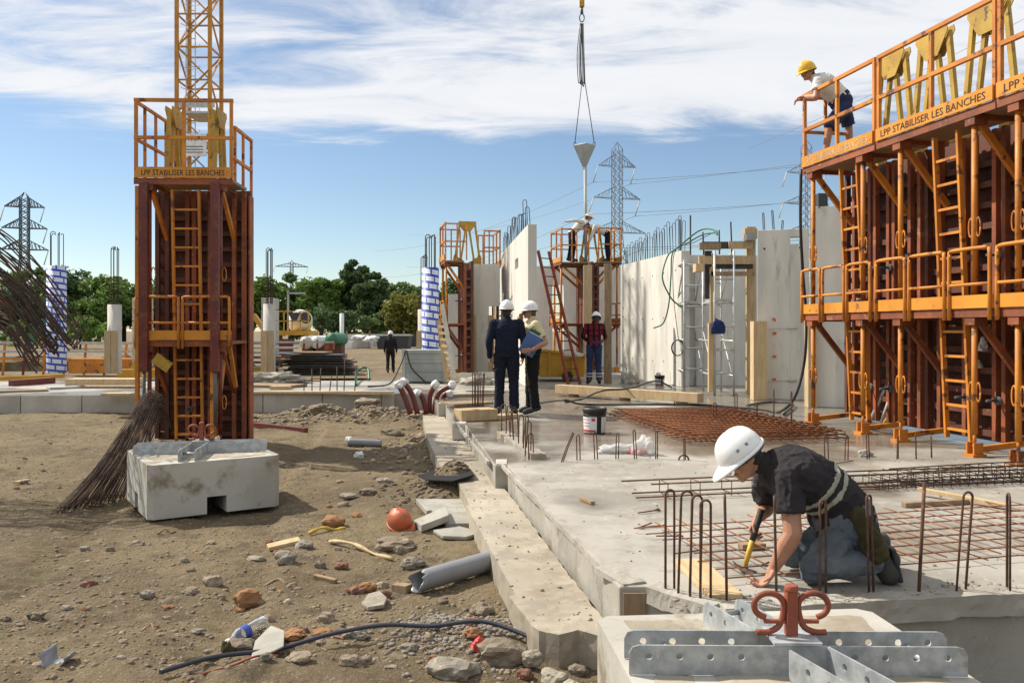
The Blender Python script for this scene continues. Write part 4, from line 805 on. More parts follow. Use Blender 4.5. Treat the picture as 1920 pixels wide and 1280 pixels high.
bo = G(1345,1112); t_ = ob('plank', MB().bar(G2(1290,1055,.014), G2(1362,1124,.014), .17, .026), m['wood'], None, .003); tag(t_, 'short wide pale plank being nailed at the near slab edge', 'plank')
tag(ob('wood_offcut', MB().bar(G2(1388,1030,.021), G2(1432,1028,.021), .07, .035), m['wood2'], None, .003), 'small brown wood offcut beside the hammer', 'offcut')
tag(ob('wood_offcut', MB().bar(G2(1090,937,.015), G2(1112,946,.015), .035, .025), m['wood2'], None, .003), 'tiny wood offcut alone on the open slab', 'offcut')
tag(ob('timber_batten', MB().bar(G2(1694,951,.02), G2(1815,944,.02), .05, .035), m['wood2'], None, .003), 'short brown batten on the slab near the right edge', 'batten'); tag(ob('timber_batten', MB().bar(G2(1722,929,.055), G2(1892,956,.03), .05, .03), m['wood'], None, .003), 'long pale batten crossing the short brown one', 'batten')
a = G(845,790); tag(ob('timber_block', MB().bar(G2(858,789,.09), G2(925,786,.09), .35, .16), m['wood'], None, .005), 'thick pale timber block at the slab edge left of the standing men', 'timber'); tag(ob('timber_block', MB().bar(G2(925,787,.035), G2(962,783,.035), .22, .06), m['wood'], None, .005), 'thin timber block under the bars by the navy man', 'timber')
tag(ob('timber_board', MB().bar(G2(838,764,.06), G2(912,760,.06), .5, .04), m['wood2'], None, .005), 'dark weathered board beyond the thick timber block', 'timber')
tag(ob('timber_plank', MB().bar(P(838,742,16.5), P(935,738,17), .12, .05), m['wood2']), 'thin plank low behind the navy man', 'timber')
# bucket with printed label
def bucket(p, r, h, label, mat=m['black']):
    t = T('bucket', label, 'bucket', p); ob('pail', MB().lathe([(r*.86,0),(r*.9,.01),(r,h*.86),(r*1.05,h*.87),(r*1.06,h*.92),(r*1.02,h),(r*.97,h),(r*.84,.02),(0,.02)], 28, p), mat, t)
    def sect(z0, z1, a0, a1, mt, nm, k=1.012):
        mb = MB(); n = 16; vs = []; rr = lambda z: (r*.9+(r*.1)*z/(h*.86))*k
        for z in (z0,z1): vs += [V(p)+V((rr(z)*math.cos(a0+(a1-a0)*j/n), rr(z)*math.sin(a0+(a1-a0)*j/n), z)) for j in range(n+1)]
        mb.add(vs, [(j,j+1,n+2+j,n+1+j) for j in range(n)], True); return ob(nm, mb, mt, t)
    l_ = sect(h*.06, h*.66, R(175), R(275), m['paper'], 'label'); sect(h*.06, h*.66, R(300), R(350), m['paper'], 'label')
    for z in (.55,.42,.30): sect(h*z, h*(z+.02), R(185), R(240), m['rprint'], 'print_line', 1.018)
    sect(h*.5, h*.62, R(248), R(268), m['rprint'], 'print_block', 1.018); sect(h*.08, h*.17, R(180), R(270), m['rprint'], 'print_band', 1.018)
    ob('handle', MB().tube([V(p)+V((r*1.07*math.cos(u), r*1.07*math.sin(u), h*.84-.05*math.sin(u-R(180)))) for u in [R(180)+math.pi*i/16 for i in range(17)]], .004, 5), m['rope'], t); return t
bucket(G(1115,812), .150, .335, 'black tub with a red and white label beside the rusty mats')
tub = bucket(G(1237,722), .115, .24, 'small black tub with white label at the foot of the broad wall'); q = G(1237,722); ob('white_rag', MB().ell(q+V((-.03,0,.27)), (.06,.05,.05)), m['white'], tub)
# crumpled sheets, bags, rags
def crumple(name, c, sx, sy, sz, mat, label, cat, seed, n=26, sharp=1.0):
    vs, fs = icos(4); g_ = fbm(vs*1.7, 3, seed)+.5*np.abs(fbm(vs*4.3, 3, seed+3)); v2 = vs*(1+.42*sharp*g_)[:,None]; v2[:,2] = np.maximum(v2[:,2], -.25)
    v2 = v2*np.array([sx,sy,sz])+np.array([c[0],c[1],c[2]+sz*.25]); me = bpy.data.meshes.new(name); me.from_pydata(v2.tolist(), [], fs.tolist()); me.polygons.foreach_set('use_smooth', np.ones(len(fs), bool)); return tag(link(name, me, mat), label, cat)
crumple('plastic_bag', G(1208,852), .11, .09, .13, m['film'], 'puffed clear plastic bag behind the middle row of bars', 'plastic bag', 3); crumple('plastic_sheet', G(1160,848), .20, .12, .07, m['film'], 'flat crumpled clear sheet left of the plastic bag', 'plastic sheet', 5)
crumple('rag', G(1195,850)+V((0,-.02,0)), .09, .05, .035, m['redbag'], 'red printed wrapper under the plastic bag', 'wrapper', 6)
crumple('rag', G(1622,855), .07, .05, .05, m['dirtyw'], 'grey dirty rag on the slab before the right forms', 'rag', 7); crumple('cement_sack', G(1182,720), .22, .18, .20, m['dirtyw'], 'dirty pale sack at the far foot of the broad wall', 'sack', 8)
crumple('rag', G(1700,905), .06,.04,.03, m['dirtyw'], 'small yellowish rag in the rebar cage', 'rag', 9); crumple('mortar_lump', G(1232,957), .018,.018,.016, m['rockg'], 'small round mortar lump beside the leftmost hairpin', 'lump', 10)
# hoses
def hose(name, pts, r, mat, label, k=8): return tag(ob(name, MB().tube(catm(pts, k), r, 8), mat), label, 'hose')
hose('supply_hose', [P(1502,318,12.05), P(1501,420,12.1), P(1506,520,12.3), P(1512,600,12.5), P(1508,680,12.8), P(1490,745,12.9), G2(1462,775,.03), G2(1440,772,.03), G2(1400,765,.03), G2(1440,757,.03), G2(1486,762,.05), G2(1470,780,.03)], .022, m['black'], 'black hose hanging from the right platform and coiling on the slab')
hose('supply_hose', [G2(1420,768,.02), G2(1340,762,.02), G2(1270,760,.02), G2(1100,760,.02), P(1060,750,14.2), G2(1010,757,.02)], .018, m['black'], 'black hose lying along the foot of the shuttering beam')
hose('supply_hose', [G2(1060,755,.02), G2(1090,750,.02), P(1130,732,15.4), P(1180,728,15.8), G2(1230,731,.2), G2(1260,728,.02)], .018, m['black'], 'dark hose arching over the shuttering beam')
GH = m['green']
hose('green_hose', [P(1345,440,18.0), P(1335,430,18.4), P(1310,433,18.8), P(1270,465,19.4), P(1252,480,19.6), P(1242,520,19.45), P(1256,555,19.4), P(1270,570,19.4), P(1280,572,19.3)], .018, GH, 'upper green hose looping over the end of the broad wall')
hose('green_hose', [P(1345,436,18.1), P(1318,440,18.6), P(1290,455,19.2), P(1262,472,19.5), P(1258,520,19.45), P(1254,570,19.4), P(1244,605,19.5), P(1226,615,19.8)], .016, GH, 'lower green hose hanging down the broad wall')
hose('black_cable', [P(1345,432,18.2), P(1300,455,19.0), P(1266,470,19.5), P(1262,540,19.4), P(1270,620,19.35), P(1273,640,19.35)], .008, m['black'], 'thin black cable hanging down the end of the broad wall')
q = P(1272,652,19.3); hose('cable_coil', [q+V((.14*math.cos(u), .0+.01*u, .18*math.sin(u))) for u in [i*.5 for i in range(26)]], .012, m['black'], 'coil of black cable hung on the broad wall end', 2)
hose('site_hose', [G2(690,726,.02), G2(720,724,.02), P(735,715,19.5), P(748,690,20.4), P(757,668,20.7), P(762,658,20.7), P(772,690,20.6), G2(800,720,.02)], .02, m['black'], 'grey hose draped over the edge of the steel skip')

# bars sticking out of the wall tops
def wallbars(at, us, z, hs, sp, lab, grp, r=.009, hook=True, dirv=None, mat=None):
    for i, (u, h) in enumerate(zip(us, hs)):
        p = at(u, z, .09); yaw = (math.atan2(dirv.y, dirv.x)+R(60)) if dirv else 0
        if hook: hairpin(p, h, sp, yaw, (random.uniform(-.03,.03), 0), r, f'{lab}, {ordw(i)} from the far end', grp, mat or m['drust'])
        else: tag(ob('rebar_stub', MB().tube([p-V((0,0,.03)), p+V((random.uniform(-.05,.05),0,h))], r, 6), mat or m['drust']), f'{lab}, {ordw(i)} from the far end', 'rebar', grp)
wallbars(at1, [.6+.55*i for i in range(13)], 3.72, [.55,.6,.5,.65,.6,.75,.7,.6,.62,.55,.5,.75,.5], .10, 'dark hooked bar on the tall bright wall', 'bars on top of the tall bright wall', dirv=d1)
wallbars(at3, [.12+.185*i for i in range(25)], 3.17, [.42+.05*(i%4)+.012*i for i in range(25)], .07, 'thin hooked bar along the top of the broad sunlit wall', 'bars on top of the broad sunlit wall', .007, dirv=d3)
wallbars(at6, [.06,.3,.62,1.0,1.3], 3.10, [.85,.95,.55,.6,.8], .07, 'tall hooked bar over the shaded wall behind the scaffold', 'bars on top of the shaded wall', .010, dirv=d6)
wallbars(at4, [.12,.30,.45], 3.24, [.34,.38,.18], .05, 'hooked bar on the grey wall with the square hole', 'bars on top of the grey wall', .008, dirv=d4)
# ================================================================== things of the middle distance
# tube scaffolds
def scaffold(x0, x1, ytop, ybot, Y, depth, label, lift=(.0,)):
    a = P(x0, 0, Y).x; b = P(x1, 0, Y).x; zt = P(0, ytop, Y).z; t = T('tube_scaffold', label, 'scaffold', (a, Y, 0), 0, 'grey tube scaffolds'); r = .024
    for yy in (0, depth):
        for x in (a, b): ob('standard', MB().cyl((x+yy*.05, Y+yy, 0.0), (x+yy*.05, Y+yy, zt), r, n=8), m['alu'], t)
        n = 6
        for i in range(n): z = .45+i*(zt-.55)/(n-1); ob('ledger', MB().cyl((a+yy*.05, Y+yy, z), (b+yy*.05, Y+yy, z), r*.8, n=8), m['alu'], t)
    for x in (a, b):
        for z in (zt-.05, 1.9, 1.1, .4): ob('transom', MB().cyl((x, Y, z), (x+depth*.05, Y+depth, z), r*.8, n=8), m['alu'], t)
        ob('diagonal', MB().cyl((x, Y, .3), (x+depth*.05, Y+depth, 1.3), r*.6, n=6), m['alu'], t); ob('diagonal', MB().cyl((x, Y+.02, 2.9), (x+depth*.05, Y+depth, 2.0), r*.6, n=6), m['alu'], t)
    for k in range(2): ob('walk_board', MB().mm((a+.04, Y+.12+k*.5, 1.92), (b-.02, Y+.55+k*.5, 1.97)), m['alu'], t)
    return t
scaffold(1283, 1318, 488, 728, 18.9, 1.0, 'left bay of the grey tube scaffold beside the broad wall'); scaffold(1340, 1376, 470, 742, 17.0, 1.3, 'right bay of the grey tube scaffold with a blue jacket hung on it')
crumple('jacket', P(1347,626,16.9), .13, .07, .22, m['jacket'], 'dark blue jacket hung on the scaffold rail', 'jacket', 21, sharp=.7)
# red ladder leaning on the tall wall
ld = T('ladder', 'red steel ladder leaning against the tall bright wall', 'ladder', G(1074,722)); a0 = G(1066,722); a1 = P(1009,470,20.6); wv = V((.30,.25,0))
for s in (0,1): ob('stile', MB().bar(a0+wv*s, a1+wv*s*.9, .035, .07), M('ladder_red', (.30,.06,.03), (.2,.05,.03), sc=6, rough=.6), ld)
for i in range(14): u = (i+.7)/14.5; ob('rung', MB().bar((a0).lerp(a1, u), (a0+wv).lerp(a1+wv*.9, u), .025), m['rust'], ld)
# timber posts in front of the two-worker form
for i, (x0, x1, yt, yb, Y) in enumerate(((1094,1110,497,715,25.6),(1133,1147,494,718,20.7))):
    a = P(x0,0,Y); b = P(x1,0,Y); tag(ob('timber_post', MB().mm((a.x,Y,0.003), (b.x,Y+.08,P(0,yt,Y).z)), m['woodz'] if i == 0 else m['wood2'], None, .004), ['pale timber board upright at the form under the two workers','brown timber post beside the man in the checked shirt'][i], 'timber')
# yellow skip by the men
sk_ = T('yellow_skip', 'yellow steel tipping skip behind the man in the yellow shirt', 'skip', G(1060,716)); Ys = 21.6; a = P(1012,0,Ys); b = P(1096,0,Ys); hz = 1.33-(655-618)/F*Ys
pr = [(a.x,.12),(b.x,.12),(b.x+.03,hz-.15),(a.x-.05,hz)]
ob('skip_body', MB().prism(pr, Ys, Ys+1.1, lambda x, z, y: V((x, y, z))), m['byellow'], sk_, .02)
ob('skip_rim', MB().bar((a.x-.08,Ys-.03,hz), (b.x+.05,Ys-.03,hz-.15), .06), m['byellow'], sk_)
for x in (a.x+.25, b.x-.3): ob('skip_rib', MB().bar((x,Ys-.025,.12), (x,Ys-.025,hz-.08), .06, .05, (0,1,0)), m['byellow'], sk_)
ob('wheel', MB().cyl((b.x-.45,Ys-.25,.14), (b.x-.45,Ys-.1,.14), .14, n=16), m['black'], sk_)
crumple('plastic_sheet', P(1075,668,21.4), .22,.12,.10, m['film'], 'clear sheet lying on the corner of the yellow skip', 'plastic sheet', 31)
# grey ribbed steel skip
gs = T('steel_skip', 'grey ribbed steel skip on the slab beside the printed column form', 'skip', G(795,717)); Yk = 20.9; a = P(757,0,Yk); b = P(834,0,Yk); zt = P(0,656,Yk).z
ob('skip_box', MB().mm((a.x,Yk,.03), (b.x,Yk+.9,zt)), m['skip'], gs, .01)
for i in range(4): z = .08+i*(zt-.14)/3; ob('skip_rib', MB().mm((a.x-.01,Yk-.025,z-.02), (b.x+.01,Yk+.0,z+.03)), m['skip'], gs)
for x in (a.x, b.x): ob('corner_post', MB().mm((x-.04,Yk-.035,.03), (x+.04,Yk+.06,zt+.03)), m['skip'], gs)
# leaning plank frame left of the men
fr = T('leaning_panel', 'pale timber panel leaning beside the printed column form', 'timber', G(840,715)); 
ob('long_plank', MB().bar(P(852,708,19.6), P(829,570,20.0), .10, .03, (0,1,0)), m['beige'], fr); ob('long_plank', MB().bar(P(838,712,20.1), P(822,600,20.3), .10, .03, (0,1,0)), m['wood'], fr)
for i in range(9): ob('batten', MB().bar(P(823+i*1.9,612+i*12,20.2), P(838+i*1.7,613+i*12,20.0), .04, .06), m['wood'], fr)
tag(ob('timber_rail', MB().bar(P(862,704,19.5), P(928,702,19.6), .05, .12), m['beige']), 'pale rail across the foot of the door wall', 'timber')
crumple('plastic_heap', P(895,722,18.2), .30,.2,.13, m['dirtyw'], 'heap of dirty plastic spacers behind the bars', 'heap', 33, sharp=1.5)
# hanging funnel with chains and hook
Yf = 27.0; fx = P(1096,0,Yf).x; fu = T('pour_funnel', 'grey concrete pouring funnel with long pipe hanging from the crane', 'funnel', P(1098,490,Yf))
zt = P(0,272,Yf).z; zb = P(0,312,Yf).z; ze = P(0,395,Yf).z
ob('cone', MB().lathe([(.34,zt),(.36,zt-.02),(.055,zb-.03),(.052,zb-.10)], 4, (fx,Yf,0), smooth=False), m['skip'], fu)
ob('pipe', MB().cyl((fx+.02,Yf,zb), (fx+.05,Yf,P(0,500,Yf).z-.2), .05, n=10), m['skip'], fu)
for s in (-1,1): ob('lifting_eye', MB().tube([V((fx+s*.31+.04*math.cos(u), Yf, zt+.04+.05*math.sin(u))) for u in [i*.6 for i in range(11)]], .012, 5), m['rope'], fu)
hk = T('crane_hook', 'yellow crane hook block with ring and doubled chain slings', 'hook', P(1091,30,Yf)); hz_ = P(0,12,Yf).z; hx = P(1091,0,Yf).x
ob('hook_block', MB().box((hx,Yf,hz_+.12), (.16,.14,.30)), m['byellow'], hk, .02); ob('hook_shank', MB().cyl((hx,Yf,hz_-.25), (hx,Yf,hz_), .05, .035, 10), m['rope'], hk)
ob('ring', MB().tube([V((hx+.075*math.cos(u), Yf, P(0,34,Yf).z+.13*math.sin(u))) for u in [2*math.pi*i/20 for i in range(21)]], .018, 6), m['rope'], hk)
zs = P(0,44,Yf).z; zm = P(0,155,Yf).z
for i, (x0, x1, zz_) in enumerate(((-.05,-.12,zm),(-.02,-.06,zm-.02),(.0,-.02,zm-.06),(.03,.0,zm+.02))): ob('chain', MB().tube(catm([(hx+x0,Yf+.02*i,zs),(hx+x1-.03,Yf+.02*i,zs*.5+zz_*.5),(hx+x1,Yf+.02*i,zz_+.08),(hx+x1+.05,Yf+.02*i,zz_),(hx+x1+.09,Yf+.02*i,zz_+.1),(hx+x0+.02,Yf+.02*i,zs)], 4), .014, 5), m['rope'], hk)
ob('chain', MB().tube([(hx,Yf,zm), (fx-.31,Yf,zt+.06)], .014, 5), m['rope'], hk); ob('chain', MB().tube([(hx+.04,Yf,zs), (hx+.10,Yf,zm), (fx+.31,Yf,zt+.06)], .014, 5), m['rope'], hk)
for s in (-.04,.04): ob('hoist_rope', MB().cyl((hx+s,Yf,hz_+.25), (hx+s,Yf,30), .012, n=5), m['rope'], hk)
# round concrete columns, printed card column forms
def printmat():
    x = bpy.data.materials.new('printed_card'); x.use_nodes = True; t = x.node_tree; b = t.nodes['Principled BSDF']; n = t.nodes.new; l = t.links.new
    tcx = n('ShaderNodeTexCoord'); s = n('ShaderNodeSeparateXYZ'); l(tcx.outputs['Object'], s.inputs[0]); an = mth('ARCTAN2', s.outputs[1], s.outputs[0], tree=t); u = mth('MULTIPLY', an, 3/6.2832, tree=t)
    zc = mth('ADD', mth('MULTIPLY', s.outputs[2], 5.2, tree=t), mth('MULTIPLY', u, .333, tree=t), tree=t); row = mth('FLOOR', zc, tree=t); fz = mth('SUBTRACT', zc, row, tree=t)
    uu = mth('FRACT', mth('ADD', mth('MULTIPLY', u, 1.9, tree=t), mth('MULTIPLY', row, .37, tree=t), tree=t), tree=t)
    inb = mth('MULTIPLY', mth('GREATER_THAN', fz, .42, tree=t), mth('LESS_THAN', uu, .84, tree=t), tree=t)   # white field of the print
    tx = mth('MULTIPLY', mth('LESS_THAN', mth('FRACT', mth('MULTIPLY', uu, 9, tree=t), tree=t), .5, tree=t), mth('MULTIPLY', mth('GREATER_THAN', fz, .60, tree=t), mth('LESS_THAN', fz, .82, tree=t), tree=t), tree=t)
    k = mth('SUBTRACT', inb, mth('MULTIPLY', mth('MULTIPLY', tx, inb, tree=t), .6, tree=t), tree=t); mx_ = n('ShaderNodeMix'); mx_.data_type = 'RGBA'; l(k, mx_.inputs[0]); mx_.inputs[6].default_value = (.035,.075,.36,1); mx_.inputs[7].default_value = (.70,.71,.72,1); l(mx_.outputs[2], b.inputs['Base Color']); b.inputs['Roughness'].default_value = .55; return x
m['print'] = printmat()
def column(px, ybase, ytop, ybar, d, Y, label, card=False, board_=True, bars=5, bz=0.0):
    c = P(px, ybase, Y); c.z = bz; zt = P(0, ytop, Y).z; zb = P(0, ybar, Y).z; t = T('card_column_form' if card else 'concrete_column', label, 'column form' if card else 'column', c, 0, 'card column forms' if card else 'concrete columns', local=True)
    ob('tube' if card else 'shaft', MB().lathe([(d/2-.02,zt-bz-.05),(d/2-.02,zt-bz),(d/2,zt-bz),(d/2,.01)], 28), m['print'] if card else m['conc'], t)
    if card: ob('fill', MB().cyl((0,0,0), (0,0,zt-bz-.06), d/2-.03, n=16), m['conc'], t)
    else: ob('cap', MB().cyl((0,0,zt-bz-.06), (0,0,zt-bz-.001), d/2-.012, n=24), m['conc'], t)
    for i in range(bars):
        u = 2*math.pi*i/bars+.4; x, y = (d/2-.09)*math.cos(u), (d/2-.09)*math.sin(u); h = zb-bz-(.0 if i%2 else .05)
        ob('starter_bar', MB().tube([(x,y,zt-bz-.1),(x,y,h-.06),(x*.9+.02,y*.9,h-.01),(x*.6+.04,y*.6,h),(x*.4+.05,y*.4,h-.04)], .013, 6), m['drust'], t)
    if not card:
        for i in range(9): z = zt-bz+.06+i*(zb-zt)*.055; ob('hoop', MB().tube([((d/2-.08)*math.cos(v), (d/2-.08)*math.sin(v), z) for v in [2*math.pi*j/14 for j in range(15)]], .008, 5), m['drust'], t)
        if board_:
            for s in (-1,1): ob('timber_stop', MB().mm((s*.10-.10, -d/2-.05+abs(s)*.0, .01), (s*.10+.09, -d/2-.012, 1.30)), m['woodz'], t)
    return t
column(215,700,571,463,.40,25.6,'round concrete column with timber guards left of the formwork tower', bars=7); column(505,697,570,465,.37,26.2,'round concrete column with timber guards right of the formwork tower', bars=6); column(795,690,580,478,.36,24.5,'round concrete column half hidden behind the printed column form', bars=4)
column(106,698,499,435,.56,26.0,'blue and white printed card column form left of the formwork tower', True, bars=5); column(466,695,500,455,.30,25.4,'blue and white printed card column form peeking out right of the formwork tower', True, bars=4); column(807,690,502,440,.46,22.6,'blue and white printed card column form beside the grey steel skip', True, bars=6)
# mixing plant
mp_ = T('concrete_mixer', 'white concrete mixer drum on an orange railed platform in the distance', 'mixer', P(565,680,40)); Ym = 40
dk0, dk1 = P(513,0,Ym).x, P(588,0,Ym).x; zd_ = P(0,622,Ym).z
ob('platform', MB().mm((dk0,Ym-1,zd_-.15), (dk1,Ym+1,zd_+.05)), m['byellow'], mp_)
for x in (dk0+.1, dk1-.1): 
    for y in (Ym-.9, Ym+.9): ob('leg', MB().bar((x,y,-.5), (x,y,zd_-.1), .14), m['brown'], mp_)
for i in range(6): x = dk0+(dk1-dk0)*i/5; ob('rail_post', MB().bar((x,Ym-1,zd_), (x,Ym-1,zd_+.95), .05), m['byellow'], mp_)
for h in (.5,.95): ob('rail', MB().bar((dk0,Ym-1,zd_+h), (dk1,Ym-1,zd_+h), .05), m['byellow'], mp_)
cd = P(563,603,Ym); ob('drum', MB().lathe([(.03,-.62),(.30,-.58),(.55,-.22),(.57,.12),(.42,.5),(.30,.66),(.22,.62)], 24, cd, (.55,-.75,.25)), m['white'], mp_); ob('drum_mouth', MB().lathe([(.28,.661),(.0,.62)], 20, cd, (.55,-.75,.25)), m['tarp'], mp_)
ob('hopper', MB().prism([(cd.x-.25,cd.z+.42),(cd.x+.25,cd.z+.42),(cd.x+.08,cd.z+.05),(cd.x-.08,cd.z+.05)], Ym-1.25, Ym-.95, lambda x, z, y: V((x,y,z))), m['tarp'], mp_)
ob('control_box', MB().mm((dk0-.1,Ym-1.3,-.2), (dk0+1.1,Ym-.6,.9)), m['red'], mp_); ob('frame_tube', MB().bar((dk0+.9,Ym-.8,zd_), (dk0+.9,Ym-.8,zd_+1.9), .08).bar((dk0+.9,Ym-.8,zd_+1.8), (dk0+1.7,Ym-.8,zd_+1.8), .08), m['alu'], mp_)
ob('rear_arm', MB().bar(P(475,590,Ym), P(512,640,Ym), .35, .2), m['byellow'], mp_)
# tanks
for i, (px, py, r_, mt, lab) in enumerate(((583,642,.29,'cream','pale round tank, left one of the row beyond the plate stack'),(603,641,.29,'white','white round tank, middle one of the row beyond the plate stack'),(631,636,.30,'dgreen','green round tank at the right of the row beyond the plate stack'))):
    c = P(px, py, 38); t = T('tank', lab, 'tank', (c.x,38,-.5), 0, 'round tanks'); ob('shell', MB().lathe([(0.001,-.02),(r_*.97,-.01),(r_,.03),(r_,1.2),(r_*.9,1.3),(.001,1.32)], 22, c-V((.12,.55,0)), (.2,1,0)), m[mt], t); ob('cradle', MB().mm((c.x-.3,37.6,-.5), (c.x+.3,38.4,c.z-r_*.85)), m['rust'], t)
tag(ob('steel_box', MB().mm(P(608,656,36), P(624,640,36)+V((0,.4,0))), m['brown'], None, .01), 'rust red steel box before the tanks', 'box')
tag(ob('concrete_trough', MB().mm(P(661,653,82), P(690,635,82)+V((0,1.9,0))), m['conc'], None, .02), 'grey concrete trough beyond the plate stack', 'trough'); crumple('white_sheet', P(675,634,82.5), .75,.6,.22, m['white'], 'white sheet over the concrete trough', 'sheet', 35)
tag(ob('site_box', MB().mm(P(645,653,80), P(660,640,80)+V((0,1.2,0))), m['white'], None, .01), 'small white box left of the concrete trough', 'box')
tag(ob('white_pipe', MB().lathe([(.22,0),(.22,P(0,588,86).z+.5),(.001,P(0,587,86).z+.5)], 14, (P(641,0,86).x,86,-.5)), m['white']), 'short upright white vent pipe before the poplar', 'pipe')
dk = T('dark_container', 'dark open container with white sheeting beyond the far walker', 'container', P(738,652,80)); a = P(708,653,80); b = P(763,630,80); ob('hull', MB().prism([(a.x,-.5),(b.x,-.5),(b.x+.2,b.z),(a.x-.2,b.z)], 80, 83, lambda x, z, y: V((x,y,z))), m['tarp'], dk); ob('rim', MB().mm((a.x-.25,79.95,b.z), (b.x+.25,83.05,b.z+.12)), m['skip'], dk)
crumple('white_sheet', P(697,640,79), .6,.5,.35, m['white'], 'white and blue sheeting left of the dark container', 'sheet', 37)
for i, (x0, x1, mt) in enumerate(((650,700,'cream'),(700,770,'conc'),(770,830,'tarp'))): tag(ob('site_fence', MB().mm(P(x0,652,90)-V((0,0,.2)), P(x1,626,90)+V((0,.08,0))), m[mt]), ['cream hoarding panel','grey hoarding panel','dark hoarding panel'][i]+' before the far trees', 'hoarding')
for i, px in enumerate((650,693,725,757)): tag(ob('fence_post', MB().bar(P(px,652,89)-V((0,0,.2)), P(px,620,89), .16), m['wood2']), f'hoarding post before the far trees, {ordw(i)} from the left', 'post', 'hoarding posts')
# stack of dark panels
ps = T('panel_stack', 'stack of dark plywood form panels on the ground in the centre left', 'panel stack', P(600,700,31)); 
for i in range(10):
    a = P(515+random.uniform(-10,25)+i*2, 702-i*4.6, 31); b = P(690-random.uniform(0,30)-i*5, 702-i*4.6, 31); ob('panel', MB().bar((a.x,31+random.uniform(-.2,.2),a.z+.0), (b.x,31+random.uniform(-.2,.4),a.z), 1.3, .055), m['tarp'] if i%3 else m['wood2'], ps)
for i in range(5): a = P(462,688-i*9,29.5); b = P(520+i*9,688-i*9,29.5); tag(ob('steel_beam', MB().bar(a, b, .5, .06), m[['skip','tarp','brown','alu','skip'][i]]), f'long steel beam stacked behind the right round column, {ordw(i)} from the bottom', 'beam', 'steel beams behind the right column')
# clutter on the far slab
def fb(x0, y0, x1, y1, w, h, mat, label, name='plank', cat='plank'):
    a = G(x0,y0); b = G(x1,y1); tag(ob(name, MB().bar(a+V((0,0,h/2+.002)), b+V((0,0,h/2+.002)), w, h), m[mat], None, .004), label, cat)
fb(460,738,738,738,.16,.05,'wood','long pale plank lying on the edge of the far slab'); fb(-20,714,120,708,.12,.10,'byellow','yellow beam on the far slab at the left frame edge','beam','beam'); fb(20,724,100,718,.14,.14,'red','dark red pipe section on the far slab at the left','pipe','pipe'); fb(132,722,262,722,.5,.16,'wood','thick pale timber slab left of the formwork tower'); fb(150,727,262,727,.4,.05,'wood2','thin plywood sheet before the thick pale timber'); fb(196,741,250,741,.35,.05,'wood','short pale board at the edge of the far slab'); fb(-10,736,90,733,.3,.04,'wood2','grey plank on the far slab at the left edge'); fb(90,730,160,727,.3,.05,'skip','grey flat sheet in the middle of the left slab','sheet','sheet'); fb(463,724,560,726,.8,.06,'wood2','rough plank pallet behind the tower on the far slab'); fb(470,718,600,715,.15,.05,'wood','thin pale batten over the plank pallet'); fb(508,730,545,730,.2,.08,'wood','short pale wood block before the plank pallet')
crumple('rag_heap', G(515,718)+V((0,0,.05)), .75,.4,.16, m['dirtyw'], 'heap of pale rags and rope on the plank pallet', 'heap', 41, sharp=1.4)
for i, (px, h) in enumerate(((585,.6),(600,.62),(618,.4),(632,.66),(645,.9),(665,.66),(570,.3))): b = G(px,733); tag(ob('rebar_stub', MB().tube([b-V((0,0,.02)), b+V((.02*(i%3),0,h*.8))], .012, 5), m['drust']), f'thin upright bar at the far slab edge, {ordw(i)} in planting order', 'rebar', 'upright bars at the far slab edge')
hose('green_hose', [G2(668,724,.02), P(668,700,22), P(678,690,22), P(690,692,22), P(692,712,21.6)], .03, GH, 'short arched green hose at the far slab edge')
# barrier far left and fence tubes
bf = T('site_barrier', 'orange site barrier with tubes behind the left columns', 'barrier', P(150,690,34))
for i in range(9): x = P(5+i*38,0,34).x; ob('barrier_post', MB().bar((x,34,-.5), (x+.1,34,.85), .07), m['red'] if i%2 else m['orange'], bf)
for z, mt in ((.15,'orange'),(.45,'alu'),(.8,'alu')): ob('barrier_rail', MB().bar((P(-40,0,34).x,34,z), (P(330,0,34).x,34,z), .09), m[mt], bf)
bg_ = T('site_barrier', 'red and grey tube barrier behind the steel beams', 'barrier', P(560,660,36))
for i in range(7): x = P(470+i*25,0,36).x; ob('barrier_post', MB().bar((x,36,-.5), (x,36,.9), .07), m['red'], bg_)
for z in (.2,.8): ob('barrier_rail', MB().bar((P(460,0,36).x,36,z), (P(625,0,36).x,36,z), .08), m['alu'], bg_)
tag(ob('orange_trough', MB().mm(P(128,690,33)-V((0,0,.2)), P(250,672,33)+V((0,.5,0))), m['orange'], None, .02), 'long orange steel trough behind the left column', 'trough')
exc = T('excavator', 'yellow-green excavator cab half hidden by the hanging bars', 'excavator', P(30,690,45)); ob('cab', MB().mm(P(12,650,45), P(50,632,45)+V((0,1.4,0))), M('machine_green', (.35,.42,.06), rough=.5), exc, .05); ob('tracks', MB().mm(P(-5,690,45)-V((0,0,.1)), P(60,668,45)+V((0,1.6,0))), m['tarp'], exc, .08); ob('boom', MB().bar(P(55,645,45), P(80,600,45), .3, .35).bar(P(80,600,45), P(100,640,45), .25, .3), m['dgreen'], exc); ob('window', MB().mm(P(18,646,44.97), P(34,635,44.99)), m['tarp'], exc)
spr = T('spoil_heap', 'long brown spoil heap beyond the far slab on the left', 'earth', P(100,690,38)); me = rough_prism([(P(-60,0,38).x,37.2),(P(330,0,38).x,37.2),(P(330,0,38).x,39),(P(-60,0,38).x,39)], -.55, -.05, .35, .22, 8); link('heap', me, m['dirt'], spr)
